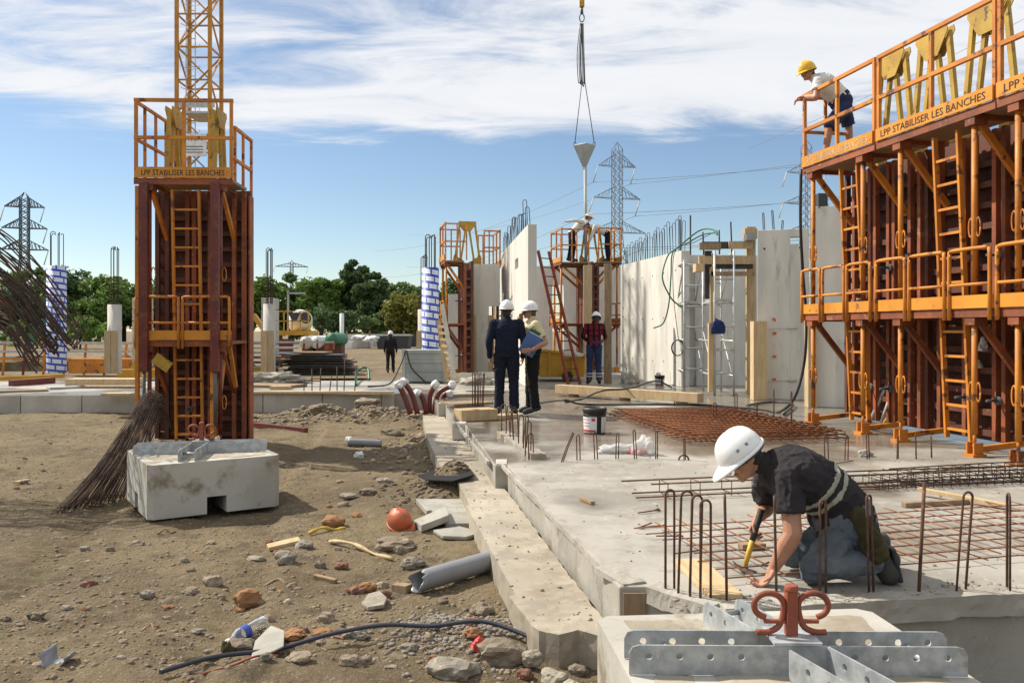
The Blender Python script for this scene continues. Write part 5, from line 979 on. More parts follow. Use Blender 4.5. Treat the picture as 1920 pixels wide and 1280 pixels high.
# maroon pipes wrapped in white
for i, (x0, y0, x1, y1, x2, y2) in enumerate(((770,768,757,740,748,722),(783,768,772,738,757,716),(800,768,792,745,783,737),(805,766,806,742,815,722),(812,768,822,738,848,722),(822,766,832,742,842,738))):
    Yp = 15.6+.15*i; t = T('drain_pipe', f'maroon drain pipe end wrapped in white plastic, {ordw(i)} from the left', 'pipe', P(x0,772,Yp), 0, 'maroon drain pipe ends'); pts = catm([P(x0,y0+8,Yp), P(x1,y1,Yp), P(x2,y2,Yp)], 5); ob('pipe', MB().tube(pts, .052, 10), m['maroon'], t)
    e = pts[-1]; vs, fs = icos(3); g_ = fbm(vs*2.2, 3, 50+i); v2 = vs*(1+.3*g_)[:,None]*np.array([.082,.075,.082])+np.array(e[:]); me = bpy.data.meshes.new('wrap'); me.from_pydata(v2.tolist(), [], fs.tolist()); me.polygons.foreach_set('use_smooth', [True]*len(fs)); link('plastic_wrap', me, m['white'], t)
tag(ob('timber_board', MB().bar(G(735,778,-.36)+V((0,0,.03)), G(800,776,-.36)+V((0,0,.03)), .45, .05), m['wood2']), 'flat board on the dirt at the foot of the maroon pipes', 'board')
# ================================================================== people
def bas(f, u):
    f = V(f).normalized(); u = V(u); u = (u-f*u.dot(f)).normalized(); return f, u, u.cross(f).normalized()   # forward, up, left
def headpts(B, c, f, u, l, s=1.0):
    Rm = Matrix((l, f, u)).transposed()
    B.ell(c, (.076*s,.096*s,.108*s), Rm); B.ell(c+f*.030*s-u*.066*s, (.054*s,.062*s,.056*s), Rm); B.ell(c+f*.078*s-u*.100*s, (.026*s,.020*s,.020*s), Rm)
    B.limb(c+f*.088*s+u*.012*s, c+f*.116*s-u*.030*s, .010*s, .015*s, 8); B.ell(c+f*.088*s+u*.022*s, (.05*s,.016*s,.012*s), Rm); B.ell(c+f*.091*s-u*.062*s, (.024*s,.013*s,.008*s), Rm); B.ell(c+f*.089*s-u*.075*s, (.021*s,.012*s,.008*s), Rm)
    for q in (-1,1): B.ell(c+l*q*.077*s-f*.008*s-u*.012*s, (.010*s,.020*s,.032*s), Rm, 8, 6); B.ell(c+l*q*.042*s+f*.070*s-u*.035*s, (.022*s,.018*s,.022*s), Rm, 8, 6)
def hand(B, w, d, n, curl=(.5,.5,.4), spread=.08, s=1.0, thumb=.7, side=1):
    # w wrist, d towards the fingers, n the way the palm faces, side = which way the thumb leaves
    d = V(d).normalized(); n = V(n); n = (n-d*n.dot(d)).normalized(); x = d.cross(n)*side; Rm = Matrix((x, d, n)).transposed()
    B.ell(w+d*.045*s, (.042*s,.056*s,.018*s), Rm); B.limb(w-d*.02*s, w+d*.03*s, .027*s, .028*s, 8)
    for i, (o, k) in enumerate(((.033,.92),(.011,1.05),(-.011,1.0),(-.032,.8))):
        p = w+d*.085*s*(1.0 if i < 3 else .92)+x*o*s; dd = (d+x*o*spread*12).normalized(); a = 0
        for ln, r0, r1, c_ in ((.042,.0098,.009,curl[0]),(.028,.009,.0084,curl[1]),(.021,.0084,.0072,curl[2])):
            a += c_; v = dd*math.cos(a)+n*math.sin(a); q = p+v*ln*k*s; B.limb(p, q, r0*s, r1*s, 8); p = q
    p = w+d*.028*s+x*.034*s; v = (d*.55+x*.75+n*.25).normalized(); q = p+v*.042*s; B.limb(p, q, .014*s, .011*s, 8); v = (d*.8+x*.25+n*thumb).normalized(); B.limb(q, q+v*.034*s, .0105*s, .008*s, 8)
def helmet(t, c, f, u, l, mat, s=1.0, slots=True, pk=.075):
    c = c+u*.018*s; Rm = Matrix((l, f, u)).transposed().to_4x4(); Rm.translation = c; mb = MB(); n = 36; prof = []
    a, b, h = .118*s, .142*s, .138*s; K = 12; vs = []
    for i in range(K+1):
        q = math.pi/2*i/K; rr = math.cos(q)**.86; z = h*math.sin(q)
        for j in range(n):
            v = 2*math.pi*j/n; x, y = a*rr*math.cos(v), b*rr*math.sin(v); zz_ = z+(.012*s*math.exp(-(x/(.028*s))**2)*min(1, z/h*1.6)) ; vs.append((x, y, zz_))
    mb.add(vs, [(i*n+j, i*n+(j+1)%n, (i+1)*n+(j+1)%n, (i+1)*n+j) for i in range(K) for j in range(n)], True)
    # rim and peak
    rim = []; 
    for k, (e, z) in enumerate(((1.0,.004*s),(1.06,-.006*s),(1.075,-.012*s),(1.05,-.012*s),(.97,-.004*s))):
        for j in range(n):
            v = 2*math.pi*j/n; ex = max(0, math.sin(v))**2.2*pk*s*(0 if k in (0,4) else 1 if k < 3 else .95); dz = -ex*.34; rim.append((a*e*math.cos(v), b*e*math.sin(v)+ex, z+dz))
    mb.add(rim, [(i*n+j, (i+1)*n+j, (i+1)*n+(j+1)%n, i*n+(j+1)%n) for i in range(4) for j in range(n)], True)
    me = mb.mesh('helmet'); me.transform(Rm); o = link('helmet', me, mat, t); o.modifiers.new('so', 'SOLIDIFY').thickness = .003
    if slots:
        for q in (-1,1):
            for k in (-1,1):
                for dk_ in (0,1):
                    sl_ = MB().box((q*(a*.935), k*.032*s+dk_*.010*s-.004, .055*s), (.006,.004,.016)); me = sl_.mesh('vent_slot'); me.transform(Rm); link('vent_slot', me, m['hatd'], o)
    st = MB(); st_p = [(a*.98*math.cos(v), b*.98*math.sin(v), -.022*s) for v in [2*math.pi*j/24 for j in range(25)]]; mb2 = MB().tube(st_p, .009*s, 6); me = mb2.mesh('headband'); me.transform(Rm); link('headband', me, m['hatd'], o); return o
def person(label, J, head, shirt, trousers, boots, hat, skin='skin', hair='hair', sleeve=1.0, leg=1.0, lat=(1,0,0), hands=(), vox=.007, sc=1.0, base=None, slots=True, wr=.005, build=1.0, tuck=False, shoe_r=.046, collar=None, lb=None):
    J = {k: V(v) for k, v in J.items()}; lat = V(lat).normalized(); base = base or (J['anL']+J['anR'])/2
    t = T('person', label, 'person', base, 0, 'people on the building site'); f, u, l = bas(*head[1:]); hc = V(head[0]); b_ = build; lb = lb or build
    sp_ = [J['pel'], J['wai'], J['che'], J['nck']]
    def secs(k, names=None):
        pts = catm(sp_, 4); n = len(pts); out = []
        prof = [(0,.150,.112),(.16,.168,.122),(.34,.155,.108),(.55,.165,.118),(.76,.185,.122),(.88,.165,.100),(.95,.105,.075),(1,.062,.060)]
        for i, p in enumerate(pts):
            q = i/(n-1); 
            for (a0, w0, d0), (a1, w1, d1_) in zip(prof, prof[1:]):
                if a0 <= q <= a1: g_ = (q-a0)/(a1-a0); w = w0+(w1-w0)*g_; dd = d0+(d1_-d0)*g_; break
            tn = (pts[min(i+1,n-1)]-pts[max(i-1,0)]).normalized(); x = (lat-tn*lat.dot(tn)).normalized(); y = tn.cross(x); out.append((p, x, y, w*b_+k, dd*b_+k))
        return out
    # skin
    B = MB(); headpts(B, hc, f, u, l, sc); B.limb(J['nck'], hc-u*.07*sc-f*.02*sc, .058, .052); B.loft(secs(-.014))
    for s in 'LR':
        B.limb(J['che'].lerp(J['nck'], .55), J['sh'+s], .062, .052); B.limb(J['sh'+s], J['el'+s], .050*b_, .039*b_); e = J['el'+s].lerp(J['wr'+s], .3); B.limb(J['el'+s], e, .039*b_, .042*b_); B.limb(e, J['wr'+s], .042*b_, .026*b_)
        lk = min(lb, b_)*.88; B.limb(J['hi'+s], J['kn'+s], .078*lk, .052*lk); c_ = J['kn'+s].lerp(J['an'+s], .3); B.limb(J['kn'+s], c_, .053*lk, .056*lk); B.limb(c_, J['an'+s], .056*lk, .040*lk); B.limb(J['an'+s], J['to'+s], .038, .030)
    for hd in hands: hand(B, *hd[:-1], **hd[-1])
    ob('body', remesh(B, vox, 3, name='body'), m[skin], t)
    # face
    for q in (-1,1): ob('eye', MB().ell(hc+f*.086*sc+l*q*.032*sc+u*.004*sc, .011*sc, None, 8, 6), m['hatd'], t)
    H = MB(); Rm = Matrix((l, f, u)).transposed(); H.ell(hc-f*.014*sc+u*.008*sc, (.081*sc,.094*sc,.108*sc), Rm); H.ell(hc-f*.045*sc-u*.055*sc, (.068*sc,.052*sc,.065*sc), Rm); ob('hair', H, m[hair], t)
    # shirt
    S = MB(); S.loft(secs(.012)[(1 if tuck else 0):]); S.limb(J['nck'], J['nck'].lerp(hc-u*.07*sc-f*.02*sc, .30), .066, .063); 
    if not tuck: S.loft([(J['pel']-(J['wai']-J['pel']).normalized()*.05, *secs(.012)[0][1:3], .175*b_, .130*b_), secs(.02)[0], secs(.014)[2]])
    for s in 'LR':
        S.limb(J['che'].lerp(J['nck'], .5), J['sh'+s], .075, .068*b_); ar = [J['sh'+s], J['el'+s], J['wr'+s]]
        if sleeve <= 1: e = J['sh'+s].lerp(J['el'+s], sleeve); S.tube([J['sh'+s], J['sh'+s].lerp(e, .5), e], [.066*b_, .067*b_, .066*b_], 14)
        else: S.limb(J['sh'+s], J['el'+s], .066*b_, .056*b_); S.limb(J['el'+s], J['el'+s].lerp(J['wr'+s], sleeve-1), .056*b_, .042*b_)
    sh = ob('shirt', remesh(S, vox*1.2, 4, wr, 13, name='shirt'), m[shirt], t)
    if collar: ob('collar', MB().tube([J['nck']+lat*(.068*math.cos(v))+f*(.066*math.sin(v))+V((0,0,.012)) for v in [2*math.pi*i/16 for i in range(17)]], .014, 6), m[collar], sh)
    # trousers
    Q = MB(); x0 = secs(.016); Q.loft([(J['pel']-(J['wai']-J['pel']).normalized()*.06, x0[0][1], x0[0][2], .13*b_, .10*b_)]+x0[:4])
    for s in 'LR':
        Q.limb(J['pel'].lerp(J['hi'+s], .6), J['hi'+s], .10*b_, .105*b_); Q.limb(J['hi'+s], J['kn'+s], .102*lb, .074*lb)
        if leg >= 1: Q.limb(J['kn'+s], J['kn'+s].lerp(J['an'+s], .55), .074*lb, .070*lb); Q.tube([J['kn'+s].lerp(J['an'+s], .5), J['kn'+s].lerp(J['an'+s], .97)], [.070*lb, .074*lb], 14)
        elif leg > .5: Q.tube([J['hi'+s].lerp(J['kn'+s], .5), J['kn'+s].lerp(J['an'+s], .12)], [.09*b_, .084*b_], 14)
    ob('trousers', remesh(Q, vox*1.2, 4, wr*1.2, 12, name='trousers'), m[trousers], t)
    for s in 'LR':
        K = MB(); an, to = J['an'+s], J['to'+s]; d = (to-an); hl = an-d.normalized()*.05; K.limb(an+V((0,0,.05)) if leg >= 1 else an, an, .050, .052); K.limb(hl, to, shoe_r+.002, shoe_r-.006); K.limb(an.lerp(to, .3), an.lerp(to, .9), shoe_r, shoe_r); ob('boot', remesh(K, .008, 3, name='boot'), m[boots], t)
    if hat: helmet(t, hc, f, u, l, m[hat], sc*.93, slots)
    return t
# --- kneeling worker with the hammer
Yk = 4.55
def K(px, py, Y): return P(px, py, Y+.13)
J = dict(pel=K(1583,988,4.45), wai=K(1562,935,4.45), che=K(1497,893,4.43), nck=K(1434,871,4.43),
    shL=K(1476,900,4.27), elL=K(1487,1000,4.20), wrL=K(1452,1062,4.25), shR=K(1437,905,4.60), elR=K(1441,962,4.70), wrR=K(1425,966,4.56),
    hiL=K(1592,985,4.34), hiR=K(1574,988,4.58), knL=K(1524,1078,4.26), knR=K(1492,1068,4.52), anL=K(1648,1046,4.28), anR=K(1652,1030,4.56), toL=K(1668,1092,4.28), toR=K(1670,1062,4.56))
J['elR'] = K(1438,948,4.68); J['wrR'] = K(1424,968,4.55)
J['toL'].z = .045; J['toR'].z = .045; J['knL'].z = .083; J['knR'].z = .083
hd = K(1392,853,4.43)
kn = person('kneeling worker in charcoal shirt and white helmet hammering at the near slab edge', J, (hd, (-.80,-.10,-.60), (-.62,-.05,.78)), 'tee', 'jean', 'boot', 'hat', sleeve=.62, lat=(.12,-.99,0), vox=.0055, build=1.18, lb=.98, shoe_r=.058,
    hands=((J['wrL'], (-.45,.05,-.85), (-.8,.1,.45), dict(curl=(.55,.7,.5), spread=.05, thumb=.6, side=-1)), (J['wrR'], (-.45,.1,-.75), (.75,-.5,-.35), dict(curl=(.9,1.0,.8), spread=.02, thumb=.9, side=1))), base=V(((J['knL'].x+J['anL'].x)/2, 4.55, 0)), wr=.013)
# reflective bands round the back, following the shirt
shirt = [o for o in kn.children if o.name.startswith('shirt')][0]; sm_ = shirt.data
def band(axis_p, axis_d, w, off):
    n = len(sm_.vertices); co = np.empty(n*3); sm_.vertices.foreach_get('co', co); co = co.reshape(-1,3); no = np.empty(n*3); sm_.vertices.foreach_get('normal', no); no = no.reshape(-1,3); d = np.array(axis_d)/np.linalg.norm(axis_d); s = (co-np.array(axis_p))@d
    fs = np.array([list(p.vertices) for p in sm_.polygons if len(p.vertices) == 4]); fsx = np.abs(s[fs]).max(1) < w; armx = (co[fs].mean(1)[:,0] > P(1496,0,4.4).x-.0); fs = fs[fsx&armx]
    ids, inv = np.unique(fs, return_inverse=True); me = bpy.data.meshes.new('reflective_band'); me.from_pydata((co[ids]+no[ids]*off).tolist(), [], inv.reshape(fs.shape).tolist()); me.polygons.foreach_set('use_smooth', [True]*len(fs)); return link('reflective_band', me, m['band'], shirt)
ax = (J['wai']-J['che']).normalized(); ax = V((ax.x, ax.y, ax.z-.15)).normalized()
for k in (.085,.145): band((J['che']+ax*k)[:], ax[:], .018, .004)
pc = J['hiL']+V((.055,-.12,-.01)); PB = MB(); PB.limb(pc+V((-.05,.02,.09)), pc+V((.0,.0,-.02)), .045, .058); PB.limb(pc+V((.0,0,-.02)), pc+V((.055,.0,-.11)), .056, .045); PB.limb(pc+V((-.02,0,-.06)), pc+V((.03,-.01,-.13)), .035, .03); ob('tool_pouch', remesh(PB, .008, 4, .012, 16, name='pouch'), m['pouch'], kn)
for a_, b_ in (('anL','toL'),):
    d_ = J['toL']-J['anL']; s_ = MB(); ob('boot_sole', MB().bar(J['anL']+V((.058,0,.06)), J['toL']+V((.046,0,-.03)), .085, .028, (1,0,.3)), m['black'], kn, .01)
# hammer
hm = T('hammer', 'claw hammer with yellow handle held by the kneeling worker', 'hammer', K(1393,1085,4.5)); h0 = K(1396,1064,4.50); h1 = K(1424,966,4.50)
ob('handle', MB().tube([h0, h0.lerp(h1,.3), h0.lerp(h1,.55)], [.012,.015,.016], 10), m['hyel'], hm); ob('grip', MB().tube([h0.lerp(h1,.53), h0.lerp(h1,.7), h0.lerp(h1,1.12)], [.017,.0165,.018], 10), m['grip'], hm)
ob('head', MB().tube([K(1388,1063,4.5), K(1398,1069,4.5), K(1403,1071,4.5), K(1406,1073,4.5), K(1416,1077,4.5)], [.018,.022,.016,.022,.022], 10), m['steel'], hm)
for s in (-1,1): ob('claw', MB().tube([K(1390,1064,4.5+s*.008), K(1381,1059,4.5+s*.012), K(1373,1050,4.5+s*.014)], [.011,.008,.003], 6), m['steel'], hm)
# --- generic standing pose helper (metres in the person's own frame: x right of the viewer, y away)
def stand(o, rot, pose, sc=1.0):
    Rm = Matrix.Rotation(rot, 3, 'Z'); return {k: V(o)+Rm@(V(v)*sc) for k, v in pose.items()}, Rm
BASE = dict(pel=(0,0,.96), wai=(0,.0,1.10), che=(0,.0,1.30), nck=(0,-.01,1.49), shL=(.19,0,1.42), elL=(.25,-.02,1.14), wrL=(.25,.06,.90), shR=(-.19,0,1.42), elR=(-.25,-.02,1.14), wrR=(-.25,.06,.90), hiL=(.095,0,.92), knL=(.11,.03,.51), anL=(.12,-.02,.10), toL=(.14,.13,.05), hiR=(-.095,0,.92), knR=(-.11,.03,.51), anR=(-.12,-.02,.10), toR=(-.15,.13,.05))
# BASE faces +y (away from the camera); left side is -x there, so names below are only sides of the mesh
o = G(950,779); J, Rm = stand(o, 0, dict(BASE, shL=(.20,0,1.43), shR=(-.20,0,1.43), elL=(.27,-.02,1.15), elR=(-.27,-.02,1.15), wrL=(.25,.10,.90), wrR=(-.265,.03,.90)))
person('man in navy sweater and navy trousers seen from behind in a white helmet', J, (o+V((0,.03,1.64)), (.1,1,0), (0,0,1)), 'navy', 'navyt', 'boot', 'hat', hair='hair', sleeve=1.92, lat=(1,0,0), hands=((J['wrR'], (.05,.1,-1), (1,0,0), dict(side=-1)), (J['wrL'], (-.05,.1,-1), (-1,0,0), dict(side=1))), slots=False, wr=.008, build=1.06)
# man in yellow, facing left and a little to us
o = G(998,776); rt = R(75); Rm = Matrix.Rotation(rt, 3, 'Z')
pz = dict(BASE, wrR=(-.10,.20,1.50), elR=(-.25,.16,1.22), shR=(-.19,.02,1.42), elL=(.0,0,0), pel=(0,-.02,.97), wai=(0,.03,1.10), che=(0,.01,1.30))
J, Rm = stand(o, rt, pz)
# arm nearer to us holds the folders
J['shL'] = o+V((.05,-.19,1.40)); J['elL'] = o+V((.20,-.26,1.13)); J['wrL'] = o+V((-.02,-.36,1.02)); J['shR'] = o+V((-.02,.19,1.42)); J['elR'] = o+V((-.20,.18,1.22)); J['wrR'] = o+V((-.17,.06,1.47))
J.update(hiL=o+V((.01,-.10,.92)), hiR=o+V((.0,.10,.92)), knL=o+V((-.0,-.13,.50)), anL=o+V((.05,-.13,.10)), toL=o+V((-.12,-.20,.05)), knR=o+V((-.03,.12,.50)), anR=o+V((-.02,.13,.10)), toR=o+V((-.18,.08,.05)))
ym = person('man in pale yellow shirt and black trousers holding folders, in a white helmet', J, (o+V((-.04,-.01,1.63)), (-1,-.18,-.05), (0,0,1)), 'yshirt', 'blackt', 'boot', 'hat', hair='ghair', sleeve=.72, lat=(.12,-.99,0), hands=((J['wrL'], (-1,-.05,-.12), (0,.9,.2), dict(curl=(.25,.3,.2), side=1)), (J['wrR'], (-.1,-.15,1), (.4,-.8,0), dict(curl=(.7,.8,.5), side=-1))), slots=True, wr=.008, build=1.1, tuck=True, collar='yshirt')
ob('watch', MB().lathe([(.036,-.012),(.038,0),(.036,.012)], 14, J['wrL'].lerp(J['elL'], .12), (J['elL']-J['wrL'])), m['steel'], ym)
fd = T('folder', 'blue and green folders clasped by the man in the yellow shirt', 'folder', o+V((-.05,-.33,.95)))
Rf = Euler((R(8),R(28),R(8))).to_matrix(); ob('blue_folder', MB().box(o+V((-.04,-.315,1.10)), (.25,.012,.33), Rf), m['folderb'], fd); ob('green_folder', MB().box(o+V((.0,-.285,1.15)), (.25,.014,.34), Rf), m['folderg'], fd); ob('papers', MB().box(o+V((-.02,-.30,1.115)), (.23,.008,.32), Rf), m['paper'], fd)
# man in the red and black checked shirt
def checkmat():
    x = M('checked_shirt', (.22,.012,.022), (.16,.01,.018), sc=6, rough=.9, bump=.2, bsc=200, spec=.2, var=0); t = x.node_tree; b = t.nodes['Principled BSDF']; src = b.inputs['Base Color'].links[0].from_socket; n = t.nodes.new; l = t.links.new; tcx = n('ShaderNodeTexCoord'); s = n('ShaderNodeSeparateXYZ'); l(tcx.outputs['Object'], s.inputs[0])
    k = mth('MAXIMUM', mth('GREATER_THAN', mth('FRACT', mth('MULTIPLY', s.outputs[0], 7.5, tree=t), tree=t), .55, tree=t), mth('MULTIPLY', mth('GREATER_THAN', mth('FRACT', mth('MULTIPLY', s.outputs[2], 7.5, tree=t), tree=t), .72, tree=t), .8, tree=t), tree=t)
    q = n('ShaderNodeMix'); q.data_type = 'RGBA'; l(k, q.inputs[0]); l(src, q.inputs[6]); q.inputs[7].default_value = (.012,.008,.01,1); l(q.outputs[2], b.inputs['Base Color']); return x
m['check'] = checkmat()
o = G(1114,721); J, Rm = stand(o, 0, dict(BASE, elL=(.27,.05,1.18), wrL=(.30,.28,1.12), elR=(-.27,.04,1.16), wrR=(-.12,.25,1.05)))
rm_ = person('man in red and black checked shirt seen from behind in a white helmet', J, (o+V((.06,.06,1.62)), (.35,1,-.45), (0,.35,1)), 'check', 'bluet', 'boot', 'hat', skin='dskin', sleeve=1.9, hands=((J['wrL'], (.2,1,0), (-1,0,0), dict(side=1)), (J['wrR'], (.5,1,-.1), (1,-.3,0), dict(side=-1))), slots=False, wr=.008, vox=.008)
for s in 'LR':
    for q in (.55,.72): a_ = J['kn'+s].lerp(J['an'+s], q); b_ = J['kn'+s].lerp(J['an'+s], q+.09); ob('reflective_band', MB().tube([a_,b_], .081, 16, False), m['band'], rm_)
# far walker
o = P(732,697,35.5); o.z = -.5; J, Rm = stand(o, 0, dict(BASE, knL=(.10,.10,.52), anL=(.10,.12,.10), toL=(.10,.27,.05), anR=(-.10,-.12,.12), toR=(-.10,.02,.05)))
person('distant walker in dark clothes and white helmet crossing the dirt', J, (o+V((0,.03,1.64)), (0,1,-.1), (0,0,1)), 'dkcl', 'dkcl', 'boot', 'hat', sleeve=1.9, hands=((J['wrR'], (0,.1,-1), (1,0,0), dict(side=-1)), (J['wrL'], (0,.1,-1), (-1,0,0), dict(side=1))), slots=False, vox=.010, wr=.006)
# worker leaning on the top rail of the right forms
Yt = 12.0; zd = 3.64
J = dict(pel=P(1580,196,12.0), wai=P(1566,176,12.0), che=P(1546,160,12.0), nck=P(1527,147,12.0), shL=P(1532,153,11.83), elL=P(1530,182,11.72), wrL=P(1509,182,11.95), shR=P(1532,155,12.17), elR=P(1530,184,12.3), wrR=P(1506,186,12.15),
    hiL=P(1583,203,11.90), hiR=P(1579,204,12.12), knL=P(1556,232,11.86), anL=P(1546,271,11.9), toL=P(1527,279,11.86), knR=P(1590,235,12.3), anR=P(1592,258,12.35), toR=P(1578,262,12.3))
dz = zd+.10-J['anL'].z
for k in ('anL','toL','anR','toR'): pass
J['anL'].z = zd+.09; J['toL'].z = zd+.055; J['anR'].z = zd+.10; J['toR'].z = zd+.055; J['knR'] = P(1591,226,12.2); J['anR'].x = P(1594,0,12.2).x; J['anR'].y = 12.2; J['toR'].y = 12.15; J['toR'].x = J['anR'].x-.16
person('worker in white shirt, denim shorts and yellow helmet leaning on the top rail', J, (P(1514,134,11.98), (-.85,-.38,-.32), (-.25,-.1,1)), 'wshirt', 'bluet', 'ltboot', 'yhat', sleeve=.62, leg=.9, tuck=True, lat=(.05,-1,0), build=1.1, hands=((J['wrL'], (-1,.15,-.05), (0,.1,-1), dict(curl=(.5,.6,.4), side=-1)), (J['wrR'], (-1,.05,-.15), (0,-.1,-1), dict(curl=(.5,.6,.4), side=1))), base=V((J['pel'].x, 12, zd)), slots=False, wr=.007)
# two workers on the far platform
Yw = 27.0; zd = P(0,492,Yw).z; X = lambda px: P(px,0,Yw).x
def wk(px, fl, bend, arm, label, dy=0):
    o = V((X(px), Yw+dy, zd)); s = fl; c, si = math.cos(bend), math.sin(bend); tp = lambda d: o+V((s*si*d, 0, .93+c*d))
    J = dict(pel=o+V((0,0,.93)), wai=tp(.15), che=tp(.36), nck=tp(.54), hiL=o+V((0,-.1,.90)), hiR=o+V((0,.1,.90)), knL=o+V((s*.06,-.12,.50)), knR=o+V((-s*.02,.12,.50)), anL=o+V((0,-.12,.10)), anR=o+V((-s*.08,.12,.10)), toL=o+V((s*.16,-.13,.05)), toR=o+V((s*.08,.13,.05)), shL=tp(.48)+V((0,-.19,0)), shR=tp(.48)+V((0,.19,0)))
    for q, y in (('L',-.2),('R',.2)): J['el'+q] = J['sh'+q]+V(arm[q])*.28; J['wr'+q] = J['el'+q]+V(arm[q+'2'])*.26
    person(label, J, (tp(.72)+V((s*.05,0,0)), (s,-.1,-.7 if bend > .9 else -.3), (s*si,0,c) if bend < .9 else (s*.7,0,.7)), 'wshirt', 'navyt', 'boot', 'hat', sleeve=1.9, lat=(0,-s,0), hands=((J['wrL'], arm['L2'], (0,0,-1), dict(side=1)), (J['wrR'], arm['R2'], (0,0,-1), dict(side=-1))), slots=False, vox=.010, wr=.008, base=o)
wk(1072, 1, .75, dict(L=(-.9,-.3,.1), L2=(-.95,-.2,-.15), R=(.5,0,-.8), R2=(.8,0,-.4)), 'worker in white shirt pointing left on the far platform', .0)
wk(1140, -1, 1.15, dict(L=(-.3,0,-.9), L2=(-.4,0,-.9), R=(-.4,0,-.9), R2=(-.3,0,-.9)), 'worker in white shirt bending down on the far platform', .0)
# ================================================================== bars and litter on the dirt
def barbundle():
    t = T('rebar_bundle', 'springy bundle of dark hooked bars hanging in from the left frame edge', 'rebar', (-7.2,9.5,-.4)); g_ = random.Random(5)
    for i in range(58):
        Y0 = 9.2+g_.uniform(-.5,.6); a = P(-60+g_.uniform(-25,15), 405+i*3.4+g_.uniform(-12,12), Y0); e = P(150-i*1.7+g_.uniform(-40,10), 615+i*1.0+g_.uniform(-25,25), Y0+g_.uniform(-.3,.3)); mid_ = a.lerp(e, .55)+V((.06,0,.10+g_.uniform(-.05,.08)))
        far = a+V((-1.6,0,.35)); gnd = V((a.x-3.4, Y0, -.42)); d = (e-mid_).normalized(); hk_ = [e+V((.05,0,-.015)), e+V((.08,0,.03)), e+V((.05,0,.07))] if i%2 else [e+d*.1]
        ob('hooked_bar', MB().tube(catm([gnd, far, a, mid_, e]+hk_, 5), .0085, 5), m['drust'] if i%3 else m['rust'], t)
barbundle()
# rolled mesh leaning on the tower
def meshroll():
    t = T('mesh_bundle', 'bundle of dark rusty mesh sheets leaning on the ballast block and tower', 'rebar mesh', (-4.3,8.3,-.4)); g_ = random.Random(9)
    for s in range(7):
        rows = []
        for j in range(11):
            u = j/10; a = GP(95+u*120+s*6, 962-u*34-s*3, .02); a.y += g_.uniform(-.03,.03); top = P(266+u*30+s*2, 738+abs(u-.4)*16+s*4, 9.6+.1*s); mid_ = a.lerp(top, .5)+V((-.02,0,-.13+.02*s)); q = catm([a, mid_, top, top+V((.04,.1,-.03-.03*s))], 8); rows.append(q); ob('long_wire', MB().tube(q, .0055, 4), m['drust'] if (s+j)%3 else m['rust'], t)
        for k in range(1, len(rows[0])-1, 4): ob('cross_wire', MB().tube([r_[k] for r_ in rows], .004, 4, False), m['rust'], t)
    return t
meshroll()
# pipes
def halfpipe(a, b, r, label, mat, broken=True):
    a = V(a); b = V(b); d, x, y = frame(b-a); n = 28; L_ = (b-a).length; mb = MB(); g_ = random.Random(3); k = 14
    st = [(.03+.03*math.sin(j*.9)+.015*g_.random()+(.09 if 3 < j < 11 else 0)) if broken else 0 for j in range(n)]
    for rr, fl in ((r, False), (r*.93, True)):
        vs = []
        for i in range(k+1):
            for j in range(n):
                s = st[j]*L_*.9; u = s+(L_-s)*i/k; q = 2*math.pi*j/n; vs.append(a+d*u+(x*math.cos(q)+y*math.sin(q))*rr)
        fs = [(i*n+j, i*n+(j+1)%n, (i+1)*n+(j+1)%n, (i+1)*n+j) for i in range(k) for j in range(n)]; mb.add(vs, [f[::-1] for f in fs] if fl else fs, True)
    m0 = 0; m1 = n*(k+1)
    mb.f += [(j, m1+j, m1+(j+1)%n, (j+1)%n) for j in range(n)]+[(k*n+j, k*n+(j+1)%n, m1+k*n+(j+1)%n, m1+k*n+j) for j in range(n)]; mb.sm += [False]*2*n
    return tag(ob('grey_pipe', mb, mat), label, 'pipe')
a = GP(774,1110,.07); b = GP(924,1071,.075); halfpipe(a, b, .070, 'large grey plastic pipe with a broken end beside the footing', m['pvc'])
a = GP(652,833,.05); b = GP(716,832,.05); halfpipe(a, b, .055, 'short grey pipe lying on the dirt before the far slab', m['pvc'], False)
# shard of pipe
def shard(c, rz, label):
    mb = MB(); n = 12
    for i in range(2): pass
    vs = []; g_ = random.Random(2)
    for k, r_ in enumerate((.10,.094)):
        for i in range(n+1):
            q = R(195+ i*150/n); w0 = -.07+.02*math.sin(i*1.3); w1 = .06+.03*math.sin(i*.8+1)
            for w in (w0, w1): vs.append(V((r_*math.cos(q), w, r_*math.sin(q)+.10)))
    o = 2*(n+1); fs = [(2*i, 2*i+1, 2*i+3, 2*i+2) for i in range(n)]+[(o+2*i+2, o+2*i+3, o+2*i+1, o+2*i) for i in range(n)]+[(2*i, 2*i+2, o+2*i+2, o+2*i) for i in range(n)]+[(2*i+1, o+2*i+1, o+2*i+3, 2*i+3) for i in range(n)]+[(0,o,o+1,1),(2*n,2*n+1,o+2*n+1,o+2*n)]
    me = mb.add(vs, fs, True).mesh('pipe_shard'); me.transform(Matrix.Translation(c)@Matrix.Rotation(rz, 4, 'Z')@Matrix.Rotation(R(12), 4, 'X')@Matrix.Diagonal((.85,.75,.8,1))); return tag(link('pipe_shard', me, m['pvc']), label, 'shard')
shard(GP(112,1252,.0), R(-15), 'curved shard of grey pipe near the bottom left corner')
# orange helmet on its side
hh = GP(750,992,.055); oh = T('fallen_helmet', 'dirty orange safety helmet lying on the dirt', 'helmet', hh-V((0,0,.05))); f_, u_, l_ = bas((.62,-.70,-.30), (-.30,-.10,.90)); x_ = helmet(oh, hh-V((0,0,.02)), f_, u_, l_, m['ohat'], .86, False, .085); x_.name = 'shell'
